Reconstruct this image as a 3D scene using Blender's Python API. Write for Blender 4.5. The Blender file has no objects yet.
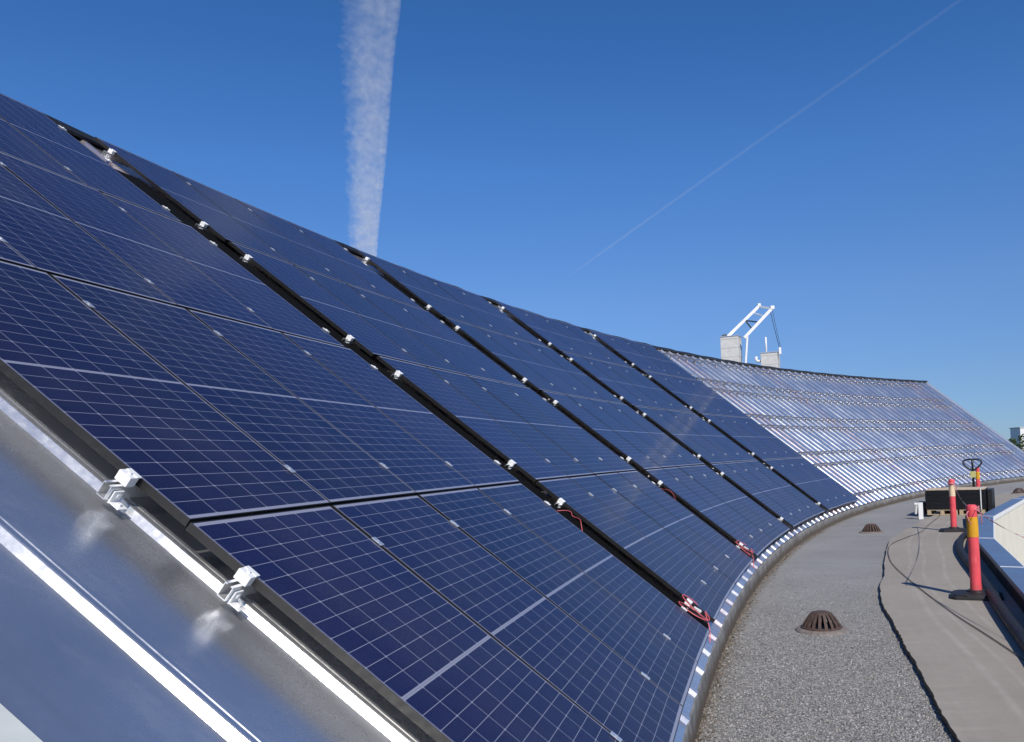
import bpy, bmesh, math, random
from mathutils import Vector, Matrix
import numpy as np

random.seed(7)
rng = np.random.default_rng(11)
sc = bpy.context.scene
COL = sc.collection

# ------------------------------------------------------------------ camera
CAM_H = 1.9
F_PX, PITCH, ROLL, PX, PY = 806.948, 0.021819, 0.042274, 600.0, 443.0
cam_d = bpy.data.cameras.new("camera")
cam = bpy.data.objects.new("camera", cam_d)
COL.objects.link(cam)
cam_d.sensor_width = 36.0
cam_d.lens = F_PX / 1024 * 36.0
cam_d.shift_x = -(PX - 512) / 1024
cam_d.shift_y = (PY - 371) / 1024
cam_d.clip_start, cam_d.clip_end = 0.05, 120000
cp, sp, cr, sr = math.cos(PITCH), math.sin(PITCH), math.cos(ROLL), math.sin(ROLL)
fwd, up0, rt0 = Vector((0, cp, sp)), Vector((0, -sp, cp)), Vector((1, 0, 0))
rt, upv = cr * rt0 - sr * up0, sr * rt0 + cr * up0
m = Matrix((rt, upv, -fwd)).transposed().to_4x4()
m.translation = (0, 0, CAM_H)
cam.matrix_world = m
sc.camera = cam

# ------------------------------------------------------------------ light
SUN_ELEV = math.radians(40)
SUN_AZ = math.atan2(0.28, -0.96)              # measured from +Y towards +X
world = bpy.data.worlds.new("World")
sc.world = world
world.use_nodes = True
wn, wl = world.node_tree.nodes, world.node_tree.links
bg = wn["Background"]
sky = wn.new("ShaderNodeTexSky")
sky.sky_type = 'NISHITA'
sky.sun_disc = False
sky.sun_elevation = SUN_ELEV
sky.sun_rotation = SUN_AZ
sky.altitude = 0
sky.air_density = 0.8
sky.dust_density = 0.0
sky.ozone_density = 10.0
# clear dry air: deeper blue overhead, little yellowing at the horizon
w_tc = wn.new("ShaderNodeTexCoord")
w_sp = wn.new("ShaderNodeSeparateXYZ")
w_rp = wn.new("ShaderNodeValToRGB")
w_mu = wn.new("ShaderNodeMix")
w_mu.data_type = 'RGBA'
w_mu.blend_type = 'MULTIPLY'
w_mu.inputs[0].default_value = 1.0
wl.new(w_tc.outputs["Generated"], w_sp.inputs[0])
wl.new(w_sp.outputs[2], w_rp.inputs[0])
els = w_rp.color_ramp.elements
while len(els) < 6:
    els.new(0.5)
for el, (z_, c_) in zip(els, ((0.0, (0.62, 0.74, 0.93)), (0.08, (0.98, 0.95, 1.0)), (0.19, (1.30, 1.27, 1.29)), (0.34, (1.12, 1.46, 1.62)), (0.46, (0.86, 1.36, 1.62)), (0.8, (0.85, 1.30, 1.55)))):
    el.position = z_
    el.color = (c_[0] / 2, c_[1] / 2, c_[2] / 2, 1)
wl.new(sky.outputs[0], w_mu.inputs[6])
wl.new(w_rp.outputs[0], w_mu.inputs[7])
wl.new(w_mu.outputs[2], bg.inputs[0])
bg.inputs[1].default_value = 0.085 * 2
sun_d = bpy.data.lights.new("sun", 'SUN')
sun_d.energy = 4.4
sun_d.angle = math.radians(0.53)
sun_d.color = (1.0, 0.93, 0.82)
sun = bpy.data.objects.new("sun", sun_d)
COL.objects.link(sun)
sdir = Vector((math.sin(SUN_AZ) * math.cos(SUN_ELEV), math.cos(SUN_AZ) * math.cos(SUN_ELEV), math.sin(SUN_ELEV)))
sun.rotation_euler = sdir.to_track_quat('Z', 'Y').to_euler()
sc.view_settings.view_transform = 'Standard'
sc.view_settings.look = 'None'
sc.view_settings.exposure = 0.0
sc.view_settings.gamma = 1.0
sc.render.engine = 'CYCLES'
sc.cycles.max_bounces = 8
sc.cycles.transparent_max_bounces = 8
sc.cycles.volume_bounces = 3

# ------------------------------------------------------------------ the curved roof's frame
CX, CY, R0 = 61.797119, -7.295837, 62.550564
AL = 0.677606
ZB = CAM_H - 1.477885
PH0, DPH = 2.946775, -0.074105
PW, PL, PG = 1.049, 2.091, 0.011
ROW = 2.11
# left and right edge of each row of a column (metres from the column's middle)
ROW_U = [(-2.11, 2.11), (-2.13, 2.18), (-2.23, 2.17), (-2.31, 2.12)]
HALF = 2 * (PW + PG) - PG / 2
ca, sa = math.cos(AL), math.sin(AL)
U_END = 44.9
RIB = 0.5735


def frame_at(ph, s=0.0, n=0.0):
    out = Vector((math.cos(ph), math.sin(ph), 0))
    eu = Vector((math.sin(ph), -math.cos(ph), 0))
    es = out * ca + Vector((0, 0, sa))
    en = -out * sa + Vector((0, 0, ca))
    p = Vector((CX, CY, ZB)) + out * R0 + es * s + en * n
    return p, eu, es, en


def mat_frame(p, eu, es, en):
    mm = Matrix((eu, es, en)).transposed().to_4x4()
    mm.translation = p
    return mm


def ph_of(uang):
    return PH0 - uang / R0


def ring(r, ph, z):
    return Vector((CX + r * math.cos(ph), CY + r * math.sin(ph), z))


# ------------------------------------------------------------------ object helpers
def link(o, parent=None):
    COL.objects.link(o)
    if parent is not None:
        o.parent = parent
    return o


def mesh_obj(name, bm, mat, parent=None, smooth=False):
    me = bpy.data.meshes.new(name)
    bmesh.ops.recalc_face_normals(bm, faces=bm.faces)
    bm.to_mesh(me)
    bm.free()
    for mt in (mat if isinstance(mat, (list, tuple)) else [mat]):
        me.materials.append(mt)
    if smooth:
        me.shade_smooth()
    return link(bpy.data.objects.new(name, me), parent)


def smooth_by_angle(o, deg=40):
    me = o.data
    me.shade_smooth()
    bm = bmesh.new()
    bm.from_mesh(me)
    lim = math.radians(deg)
    for e in bm.edges:
        if len(e.link_faces) == 2 and e.calc_face_angle(0) > lim:
            e.smooth = False
    bm.to_mesh(me)
    bm.free()
    return o


def empty(name, mtx):
    o = bpy.data.objects.new(name, None)
    o.empty_display_size = 0.2
    COL.objects.link(o)
    o.matrix_world = mtx
    return o


def tag(o, label=None, cat=None, group=None, kind=None):
    if label:
        o["label"] = label
    if cat:
        o["category"] = cat
    if group:
        o["group"] = group
    if kind:
        o["kind"] = kind
    return o


def copy_tree(o, parent=None):
    c = o.copy()
    COL.objects.link(c)
    if parent is not None:
        c.parent = parent
    for ch in list(o.children):
        copy_tree(ch, c)
    return c


def box(bm, lo, hi, mtx=None, bev=0.0, mi=0):
    lo, hi = Vector(lo), Vector(hi)
    r = bmesh.ops.create_cube(bm, size=1.0)
    vs = r["verts"]
    for v in vs:
        v.co = Vector([(lo[i] + hi[i]) / 2 + v.co[i] * (hi[i] - lo[i]) for i in range(3)])
    fs = set(f for v in vs for f in v.link_faces)
    for f in fs:
        f.material_index = mi
    if bev:
        es = list(set(e for v in vs for e in v.link_edges))
        g = bmesh.ops.bevel(bm, geom=es, offset=bev, segments=2, affect='EDGES', profile=0.5)
        vs = list(set(v for f in g["faces"] for v in f.verts) | set(v for v in vs if v.is_valid))
    if mtx is not None:
        for v in vs:
            v.co = mtx @ v.co
    return vs


def tube(bm, pts, rad, seg=10, closed=False, cap=True, mi=0):
    pts = [Vector(p) for p in pts]
    n = len(pts)
    rads = rad if isinstance(rad, (list, tuple)) else [rad] * n
    rings = []
    prev = None
    for i, p in enumerate(pts):
        if closed:
            t = pts[(i + 1) % n] - pts[i - 1]
        else:
            t = pts[min(i + 1, n - 1)] - pts[max(i - 1, 0)]
        t.normalize()
        if prev is None:
            a = Vector((0, 0, 1)) if abs(t.z) < 0.9 else Vector((1, 0, 0))
            x = t.cross(a).normalized()
        else:
            x = (prev - t * prev.dot(t)).normalized()
        prev = x
        y = t.cross(x)
        rings.append([bm.verts.new(p + rads[i] * (x * math.cos(k * 2 * math.pi / seg) + y * math.sin(k * 2 * math.pi / seg))) for k in range(seg)])
    m_ = n if closed else n - 1
    for i in range(m_):
        a, b = rings[i], rings[(i + 1) % n]
        for k in range(seg):
            f = bm.faces.new((a[k], a[(k + 1) % seg], b[(k + 1) % seg], b[k]))
            f.material_index = mi
    if cap and not closed:
        for r_ in (rings[0][::-1], rings[-1]):
            f = bm.faces.new(r_)
            f.material_index = mi
    return rings


def lathe(bm, prof, seg=28, mtx=None, mi=0):
    rings = []
    for r, z in prof:
        if r < 1e-6:
            v = bm.verts.new((0, 0, z))
            rings.append([v] * seg)
        else:
            rings.append([bm.verts.new((r * math.cos(k * 2 * math.pi / seg), r * math.sin(k * 2 * math.pi / seg), z)) for k in range(seg)])
    for a, b in zip(rings, rings[1:]):
        for k in range(seg):
            q = []
            for v in (a[k], a[(k + 1) % seg], b[(k + 1) % seg], b[k]):
                if v not in q:
                    q.append(v)
            if len(q) > 2:
                f = bm.faces.new(q)
                f.material_index = mi
    if mtx is not None:
        for r_ in rings:
            for v in set(r_):
                v.co = mtx @ v.co


def spline(pts, per=8):
    pts = [Vector(p) for p in pts]
    P = [2 * pts[0] - pts[1]] + pts + [2 * pts[-1] - pts[-2]]
    out = []
    for i in range(1, len(P) - 2):
        a, b, c_, d = P[i - 1:i + 3]
        for k in range(per):
            t = k / per
            out.append(0.5 * ((2 * b) + (c_ - a) * t + (2 * a - 5 * b + 4 * c_ - d) * t * t + (-a + 3 * b - 3 * c_ + d) * t ** 3))
    out.append(pts[-1])
    return out


# ------------------------------------------------------------------ material helpers
class G:
    """small node graph builder"""
    def __init__(self, name):
        self.m = bpy.data.materials.new(name)
        self.m.use_nodes = True
        self.t = self.m.node_tree
        self.b = self.t.nodes["Principled BSDF"]
        self.out = self.t.nodes["Material Output"]

    def n(self, typ, **kw):
        x = self.t.nodes.new(typ)
        for k, v in kw.items():
            setattr(x, k, v)
        return x

    def put(self, sock, v):
        if hasattr(v, "is_output") or isinstance(v, bpy.types.NodeSocket):
            self.t.links.new(v, sock)
        else:
            sock.default_value = v

    def math(self, op, a, b=None, c=None, clamp=False):
        x = self.n("ShaderNodeMath", operation=op, use_clamp=clamp)
        self.put(x.inputs[0], a)
        if b is not None:
            self.put(x.inputs[1], b)
        if c is not None:
            self.put(x.inputs[2], c)
        return x.outputs[0]

    def mix(self, f, a, b):
        x = self.n("ShaderNodeMix", data_type='RGBA')
        self.put(x.inputs[0], f)
        self.put(x.inputs[6], a if not isinstance(a, tuple) else (*a, 1) if len(a) == 3 else a)
        self.put(x.inputs[7], b if not isinstance(b, tuple) else (*b, 1) if len(b) == 3 else b)
        return x.outputs[2]

    def noise(self, scale, detail=4, rough=0.5, vec=None, dims='3D', out=0):
        x = self.n("ShaderNodeTexNoise", noise_dimensions=dims)
        x.inputs["Scale"].default_value = scale
        x.inputs["Detail"].default_value = detail
        x.inputs["Roughness"].default_value = rough
        if vec is not None:
            self.t.links.new(vec, x.inputs["Vector"])
        return x.outputs[out]

    def ramp(self, v, stops):
        x = self.n("ShaderNodeValToRGB")
        self.put(x.inputs[0], v)
        e = x.color_ramp.elements
        while len(e) < len(stops):
            e.new(0.5)
        for el, (p, c) in zip(e, stops):
            el.position = p
            el.color = (c, c, c, 1) if isinstance(c, (int, float)) else (*c, 1)
        return x.outputs[0]

    def mapr(self, v, a, b, c, d):
        x = self.n("ShaderNodeMapRange")
        self.put(x.inputs[0], v)
        for i, q in enumerate((a, b, c, d)):
            x.inputs[1 + i].default_value = q
        return x.outputs[0]

    def coord(self, which="Object"):
        return self.n("ShaderNodeTexCoord").outputs[which]

    def geo(self):
        return self.n("ShaderNodeNewGeometry").outputs["Position"]

    def scale(self, vec, s):
        x = self.n("ShaderNodeVectorMath", operation='MULTIPLY')
        self.t.links.new(vec, x.inputs[0])
        x.inputs[1].default_value = s
        return x.outputs[0]

    def bump(self, h, strength=0.3, dist=0.01):
        x = self.n("ShaderNodeBump")
        x.inputs["Strength"].default_value = strength
        x.inputs["Distance"].default_value = dist
        self.put(x.inputs["Height"], h)
        self.t.links.new(x.outputs[0], self.b.inputs["Normal"])

    def set(self, **kw):
        names = dict(color="Base Color", rough="Roughness", metal="Metallic", spec="Specular IOR Level", coat="Coat Weight", coat_rough="Coat Roughness", alpha="Alpha")
        for k, v in kw.items():
            s = self.b.inputs[names.get(k, k)]
            if isinstance(v, tuple) and len(v) == 3:
                v = (*v, 1)
            self.put(s, v)
        return self.m


def simple(name, col, rough=0.5, metal=0.0, var=0.15, scale=12, bump=0.0, **kw):
    g = G(name)
    nz = g.noise(scale, 5, 0.6, g.coord())
    c0 = tuple(max(0, x * (1 - var)) for x in col)
    c1 = tuple(min(1, x * (1 + var)) for x in col)
    c = g.mix(g.mapr(nz, 0.3, 0.7, 0, 1), c0, c1)
    g.set(color=c, rough=g.mapr(nz, 0.3, 0.7, max(0.02, rough - 0.08), min(1, rough + 0.08)), metal=metal, **kw)
    if bump:
        g.bump(g.noise(scale * 4, 3, 0.6, g.coord()), bump, 0.005)
    return g.m


def scuffed(name, col, dirt, worn):
    g = G(name)
    p = g.coord()
    st = g.noise(1.0, 5, 0.65, g.scale(p, (60, 60, 7)))
    n = g.noise(6, 4, 0.6, p)
    c = g.mix(g.mapr(n, 0.4, 0.75, 0, 0.55), col, dirt)
    c = g.mix(g.mapr(st, 0.60, 0.72, 0, 0.55), c, worn)
    sx = g.n("ShaderNodeSeparateXYZ")
    g.t.links.new(p, sx.inputs[0])
    low = g.math('ADD', sx.outputs[2], g.math('MULTIPLY', g.noise(14, 4, 0.7, p), 0.2))
    c = g.mix(g.mapr(low, 0.12, 0.30, 0.55, 0), c, (0.10, 0.075, 0.065))
    g.set(color=c, rough=g.mapr(st, 0.3, 0.7, 0.38, 0.6))
    return g.m


def solar_glass_material():
    g = G("solar_glass")
    uv = g.n("ShaderNodeSeparateXYZ")
    g.t.links.new(g.coord("UV"), uv.inputs[0])
    X, Y = uv.outputs[0], uv.outputs[1]
    W, L = 1.039, 2.081
    px, mx = 0.1700, (1.039 - 0.1700 * 6) / 2
    py, gap, my = 0.0845, 0.016, (2.081 - 24 * 0.0845 - 0.016) / 2
    M = g.math
    x = M('SUBTRACT', X, mx)
    upper = M('GREATER_THAN', Y, L / 2)
    y = M('SUBTRACT', M('SUBTRACT', Y, my), M('MULTIPLY', upper, gap))
    fx = M('FRACT', M('DIVIDE', x, px))
    fy = M('FRACT', M('DIVIDE', y, py))
    dx = M('MULTIPLY', M('SUBTRACT', 0.5, M('ABSOLUTE', M('SUBTRACT', fx, 0.5))), px)   # metres to the nearest column gap
    dy = M('MULTIPLY', M('SUBTRACT', 0.5, M('ABSOLUTE', M('SUBTRACT', fy, 0.5))), py)
    lx = M('LESS_THAN', dx, 0.0016)
    ly = M('LESS_THAN', dy, 0.0013)
    # clipped cell corners on every second gap
    fy2 = M('FRACT', M('DIVIDE', y, py * 2))
    dy2 = M('MULTIPLY', M('SUBTRACT', 0.5, M('ABSOLUTE', M('SUBTRACT', fy2, 0.5))), py * 2)
    dia = M('LESS_THAN', M('ADD', dx, dy2), 0.0075)
    out_x = M('ADD', M('LESS_THAN', X, mx), M('GREATER_THAN', X, W - mx))
    out_y = M('ADD', M('LESS_THAN', Y, my), M('GREATER_THAN', Y, L - my))
    mid = M('LESS_THAN', M('ABSOLUTE', M('SUBTRACT', Y, L / 2)), gap / 2)
    midrib = M('LESS_THAN', M('ABSOLUTE', M('SUBTRACT', Y, L / 2)), 0.0022)
    white = M('ADD', M('ADD', M('ADD', lx, ly), M('ADD', M('MULTIPLY', out_x, 0.6), out_y)), M('ADD', mid, dia), clamp=True)
    # busbars along the slope and fine fingers across
    bb = M('LESS_THAN', M('ABSOLUTE', M('SUBTRACT', M('FRACT', M('MULTIPLY', M('DIVIDE', x, px), 9.0)), 0.5)), 0.022)
    info = g.n("ShaderNodeObjectInfo")
    rnd = info.outputs["Random"]
    cellid = g.n("ShaderNodeCombineXYZ")
    g.put(cellid.inputs[0], M('FLOOR', M('DIVIDE', x, px)))
    g.put(cellid.inputs[1], M('FLOOR', M('DIVIDE', y, py)))
    g.put(cellid.inputs[2], M('MULTIPLY', rnd, 90.0))
    wn_ = g.n("ShaderNodeTexWhiteNoise")
    g.t.links.new(cellid.outputs[0], wn_.inputs[0])
    tone = M('ADD', M('MULTIPLY', wn_.outputs[0], 0.35), M('MULTIPLY', rnd, 0.65))
    cell = g.mix(tone, (0.0026, 0.0028, 0.030), (0.0066, 0.0064, 0.054))
    cell = g.mix(M('MULTIPLY', bb, 0.55), cell, (0.22, 0.23, 0.27))
    backsheet = g.mix(M('MULTIPLY', midrib, M('MULTIPLY', mid, 0.6)), (0.25, 0.26, 0.34), (0.15, 0.16, 0.21))
    # a thin uneven film of dust on the glass
    oc = g.geo()
    d1 = g.noise(1.1, 5, 0.6, oc)
    d2 = g.noise(420, 2, 0.7, oc)
    dust = M('MULTIPLY', g.mapr(d1, 0.35, 0.75, 0.001, 0.036), g.mapr(d2, 0.35, 0.7, 0.8, 1.25))
    col = g.mix(white, cell, backsheet)
    # wind-blown grit clings in grainy patches
    d3 = g.noise(0.55, 4, 0.65, oc)
    d4 = g.noise(150, 2, 0.8, oc)
    grit = M('MULTIPLY', g.mapr(d3, 0.50, 0.68, 0.0, 0.16), g.mapr(d4, 0.50, 0.72, 0.0, 1.0))
    col = g.mix(grit, col, (0.30, 0.25, 0.27))
    col = g.mix(dust, col, (0.30, 0.27, 0.25))
    g.set(color=col, rough=0.5, spec=0.15, coat=0.66, coat_rough=g.mapr(d1, 0.3, 0.7, 0.10, 0.20))
    g.b.inputs["Coat IOR"].default_value = 1.34
    return g.m


def deck_material():
    g = G("galvanised_deck")
    p = g.geo()
    big = g.noise(0.9, 4, 0.55, p)
    fine = g.noise(26, 4, 0.65, p)
    # streaks that run down the slope: UV x across (m), y up the slope (m)
    uv = g.coord("UV")
    st = g.noise(1.0, 4, 0.6, g.scale(uv, (9.0, 0.35, 1.0)))
    tint = g.mix(g.mapr(big, 0.35, 0.65, 0, 1), (0.62, 0.64, 0.68), (0.74, 0.75, 0.77))
    tint = g.mix(g.mapr(st, 0.55, 0.8, 0, 0.35), tint, (0.46, 0.44, 0.43))
    # each folded sheet is its own batch, some with pinkish film residue
    sx = g.n("ShaderNodeSeparateXYZ")
    g.t.links.new(uv, sx.inputs[0])
    wn_ = g.n("ShaderNodeTexWhiteNoise", noise_dimensions='1D')
    g.put(wn_.inputs["W"], g.math('FLOOR', g.math('DIVIDE', sx.outputs[0], RIB * 2)))
    tint = g.mix(g.mapr(wn_.outputs[0], 0.50, 1.0, 0.0, 0.65), tint, (0.70, 0.54, 0.54))
    # handling marks: fine scratches down the sheet, dull smears, specks of dirt
    scr = g.mapr(g.noise(1.0, 3, 0.7, g.scale(uv, (210.0, 3.0, 1.0))), 0.66, 0.76, 0, 1)
    smear = g.mapr(g.noise(1.0, 5, 0.7, g.scale(uv, (5.0, 1.6, 1.0))), 0.52, 0.70, 0, 1)
    speck = g.mapr(g.noise(75, 2, 0.6, p), 0.72, 0.80, 0, 1)
    tint = g.mix(g.math('MULTIPLY', speck, 0.45), tint, (0.16, 0.14, 0.12))
    rgh = g.math('ADD', g.mapr(big, 0.3, 0.7, 0.19, 0.29), g.mapr(fine, 0.3, 0.7, -0.02, 0.05))
    rgh = g.math('ADD', rgh, g.math('ADD', g.math('MULTIPLY', scr, 0.10), g.math('MULTIPLY', smear, 0.05)))
    g.set(color=tint, metal=g.math('SUBTRACT', 0.87, g.math('MULTIPLY', smear, 0.03)), rough=rgh)
    g.bump(g.math('ADD', g.noise(2.2, 2, 0.5, p), g.math('MULTIPLY', fine, 0.03)), 0.07, 0.03)
    return g.m


def gravel_material():
    g = G("gravel_surface")
    p = g.geo()
    sx = g.n("ShaderNodeSeparateXYZ")
    g.t.links.new(p, sx.inputs[0])
    v = g.n("ShaderNodeTexVoronoi", feature='F1')
    v.inputs["Scale"].default_value = 62
    g.t.links.new(p, v.inputs["Vector"])
    cellc = g.n("ShaderNodeSeparateColor")
    g.t.links.new(v.outputs["Color"], cellc.inputs[0])
    v2 = g.n("ShaderNodeTexVoronoi", feature='F1')
    v2.inputs["Scale"].default_value = 180
    g.t.links.new(p, v2.inputs["Vector"])
    c2 = g.n("ShaderNodeSeparateColor")
    g.t.links.new(v2.outputs["Color"], c2.inputs[0])
    stone = g.ramp(cellc.outputs[0], [(0.0, (0.13, 0.125, 0.118)), (0.35, (0.22, 0.213, 0.203)), (0.75, (0.32, 0.31, 0.295)), (1.0, (0.48, 0.465, 0.44))])
    grit = g.ramp(c2.outputs[0], [(0.0, (0.15, 0.15, 0.15)), (0.6, (0.27, 0.268, 0.262)), (1.0, (0.42, 0.415, 0.40))])
    # past the loose stones the roof is bare mineral felt
    nb = g.noise(0.8, 4, 0.6, p)
    felt = g.mix(g.mapr(nb, 0.35, 0.65, 0, 1), (0.245, 0.249, 0.252), (0.315, 0.316, 0.314))
    felt = g.mix(0.45, felt, grit)
    big = g.noise(0.22, 5, 0.6, p)
    edge = g.math('ADD', sx.outputs[1], g.math('MULTIPLY', g.math('SUBTRACT', nb, 0.5), 3.0))
    t = g.mapr(edge, 7.5, 13.0, 0, 1)
    col = g.mix(t, stone, felt)
    col = g.mix(g.mapr(big, 0.42, 0.66, 0, 0.28), col, (0.16, 0.152, 0.14))
    # brown silt washed against the kerb
    dx = g.math('SUBTRACT', sx.outputs[0], CX)
    dy = g.math('SUBTRACT', sx.outputs[1], CY)
    r = g.math('SQRT', g.math('ADD', g.math('MULTIPLY', dx, dx), g.math('MULTIPLY', dy, dy)))
    rr = g.math('ADD', r, g.math('MULTIPLY', g.math('SUBTRACT', g.noise(3.5, 5, 0.7, p), 0.5), 0.30))
    col = g.mix(g.mapr(rr, 62.40, 62.58, 0, 0.8), col, (0.13, 0.105, 0.08))
    # laps of the felt: thin dark lines across the strip every few metres
    ang = g.math('ARCTAN2', dy, dx)
    arc = g.math('MULTIPLY', ang, 61.5)
    arcw = g.math('ADD', arc, g.math('MULTIPLY', g.noise(1.2, 3, 0.6, p), 0.35))
    fr = g.math('FRACT', g.math('DIVIDE', arcw, 4.3))
    lap = g.math('LESS_THAN', fr, 0.006)
    col = g.mix(g.math('MULTIPLY', lap, g.math('MULTIPLY', t, g.mapr(g.noise(2.3, 3, 0.6, p), 0.4, 0.6, 0, 0.8))), col, (0.05, 0.05, 0.05))
    g.set(color=col, rough=0.92, spec=0.25)
    hgt = g.math('MULTIPLY', g.math('SUBTRACT', 1.0, v.outputs["Distance"]), g.math('SUBTRACT', 1.0, g.math('MULTIPLY', t, 0.85)))
    g.bump(hgt, 0.9, 0.012)
    return g.m


def path_material():
    g = G("walkway_slab")
    uv = g.coord("UV")
    s = g.n("ShaderNodeSeparateXYZ")
    g.t.links.new(uv, s.inputs[0])
    p = g.geo()
    n1 = g.noise(0.7, 5, 0.6, p)
    n2 = g.noise(9, 5, 0.65, p)
    n3 = g.noise(160, 2, 0.6, p)
    col = g.mix(g.mapr(n1, 0.3, 0.7, 0, 1), (0.305, 0.275, 0.236), (0.375, 0.343, 0.298))
    col = g.mix(g.mapr(n2, 0.35, 0.75, 0, 0.30), col, (0.24, 0.222, 0.198))
    st = g.noise(1.0, 4, 0.6, g.scale(uv, (0.5, 14.0, 1.0)))
    col = g.mix(g.mapr(st, 0.5, 0.75, 0, 0.25), col, (0.40, 0.375, 0.34))
    col = g.mix(g.mapr(n3, 0.3, 0.7, 0, 0.25), col, (0.19, 0.178, 0.16))
    # pale scuffs left by trolley wheels
    wob = g.math('MULTIPLY', g.math('SUBTRACT', g.noise(0.16, 1, 0.5, p), 0.5), 0.6)
    for r_, w in ((60.42, 0.030), (60.22, 0.020), (59.93, 0.026)):
        d = g.math('ABSOLUTE', g.math('SUBTRACT', g.math('ADD', s.outputs[1], wob), r_))
        a = g.math('MULTIPLY', g.mapr(d, 0.0, w * 1.6, 0.30, 0.0), g.mapr(g.noise(2.2, 4, 0.7, p), 0.35, 0.65, 0.1, 1.0))
        col = g.mix(a, col, (0.52, 0.505, 0.47))
    g.set(color=col, rough=0.88, spec=0.25)
    g.bump(g.math('ADD', n2, g.math('MULTIPLY', n3, 0.25)), 0.25, 0.01)
    return g.m


M_GLASS = solar_glass_material()
M_FRAME = simple("black_anodised_frame", (0.017, 0.0165, 0.0165), 0.45, 0.2, 0.1, 30)
M_DECK = deck_material()
M_ALU = simple("rail_aluminium", (0.78, 0.79, 0.80), 0.33, 0.75, 0.06, 40)
M_ZINC = simple("zinc_bracket", (0.86, 0.86, 0.85), 0.40, 0.15, 0.05, 60)
M_RAILDULL = simple("dull_rail", (0.38, 0.38, 0.41), 0.45, 0.85, 0.12, 14)
M_CAPDARK = simple("dark_flashing", (0.03, 0.033, 0.04), 0.45, 0.3, 0.2, 8)
M_KERB = None
M_GRAVEL = gravel_material()
M_PATH = path_material()
M_BLACK = simple("black_rubber", (0.018, 0.018, 0.019), 0.55, 0.0, 0.25, 14, 0.15)
M_HOSE = simple("black_hose_plastic", (0.012, 0.012, 0.012), 0.6, 0.0, 0.2, 10)
M_RED = scuffed("fluorescent_red_plastic", (0.78, 0.085, 0.105), (0.50, 0.06, 0.065), (0.80, 0.42, 0.40))
M_YEL = scuffed("amber_reflective_sheet", (0.72, 0.36, 0.012), (0.42, 0.20, 0.012), (0.78, 0.55, 0.25))
M_CREAMBAND = simple("cream_reflective_sheet", (0.75, 0.58, 0.38), 0.4, 0.0, 0.1, 40)
M_CREAM = simple("cream_wall_paint", (0.70, 0.67, 0.56), 0.65, 0.0, 0.06, 3)
M_WOOD = simple("pallet_wood", (0.46, 0.36, 0.23), 0.8, 0.0, 0.25, 22, 0.2)
M_CARD = simple("pale_cardboard", (0.55, 0.44, 0.32), 0.85, 0.0, 0.15, 12)
M_WHITE = simple("white_paint", (0.78, 0.78, 0.78), 0.5, 0.0, 0.05, 10)
M_CABLE_RED = simple("red_cable_sheath", (0.72, 0.14, 0.17), 0.45, 0.0, 0.1, 30)
M_RUST = simple("rusty_cast_iron", (0.085, 0.055, 0.045), 0.75, 0.1, 0.4, 26, 0.3)
M_CONC = simple("pale_render", (0.60, 0.60, 0.58), 0.8, 0.0, 0.10, 6, 0.1)
M_CAP = simple("parapet_cap_sheet", (0.26, 0.33, 0.43), 0.36, 0.7, 0.04, 2)


def kerb_material():
    g = G("kerb_felt")
    p = g.geo()
    sx = g.n("ShaderNodeSeparateXYZ")
    g.t.links.new(p, sx.inputs[0])
    n = g.noise(2.6, 6, 0.72, p)
    st = g.noise(1.0, 5, 0.7, g.scale(p, (16, 16, 1.1)))
    sp = g.noise(38, 3, 0.7, p)
    col = g.mix(g.mapr(n, 0.36, 0.64, 0, 1), (0.14, 0.14, 0.142), (0.30, 0.297, 0.29))
    col = g.mix(g.mapr(st, 0.48, 0.70, 0, 0.75), col, (0.10, 0.097, 0.092))
    col = g.mix(g.mapr(sp, 0.62, 0.78, 0, 0.6), col, (0.42, 0.41, 0.39))
    low = g.math('ADD', sx.outputs[2], g.math('MULTIPLY', g.math('SUBTRACT', g.noise(5, 4, 0.7, p), 0.5), 0.22))
    col = g.mix(g.mapr(low, 0.07, 0.16, 0.9, 0), col, (0.10, 0.078, 0.056))
    g.set(color=col, rough=0.8, spec=0.3)
    g.bump(g.noise(14, 4, 0.6, p), 0.25, 0.01)
    return g.m


M_KERB = kerb_material()

# ------------------------------------------------------------------ outline of the light well
INNER = [Vector(p) for p in ((1.6, 0.1), (3.70, 5.83), (5.39, 10.44), (6.62, 13.79), (8.66, 17.99), (12.09, 23.2), (17.3, 29.3), (24.0, 35.6), (31, 41))]


def offset_poly(pts, d):
    out = []
    for i, p in enumerate(pts):
        ns = []
        for a, b in ((i - 1, i), (i, i + 1)):
            if 0 <= a and b < len(pts):
                t = (pts[b] - pts[a]).normalized()
                ns.append(Vector((-t.y, t.x)))
        nrm = sum(ns, Vector((0, 0))).normalized()
        k = nrm.dot(ns[0])
        out.append(p + nrm * d / k)
    return out


UNDER = offset_poly(INNER, 0.12)


def well_radius(ph):
    """radius at which the roof sheets stop, just under the parapet's cap"""
    o = Vector((CX, CY))
    d = Vector((math.cos(ph), math.sin(ph)))
    for a, b in zip(UNDER, UNDER[1:]):
        e = b - a
        den = d.x * -e.y + d.y * e.x
        if abs(den) < 1e-9:
            continue
        q = a - o
        t = (q.x * -e.y + q.y * e.x) / den
        u = (d.x * q.y - d.y * q.x) / den
        if 0 <= u <= 1 and t > 0:
            return t
    return 58.9


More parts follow.
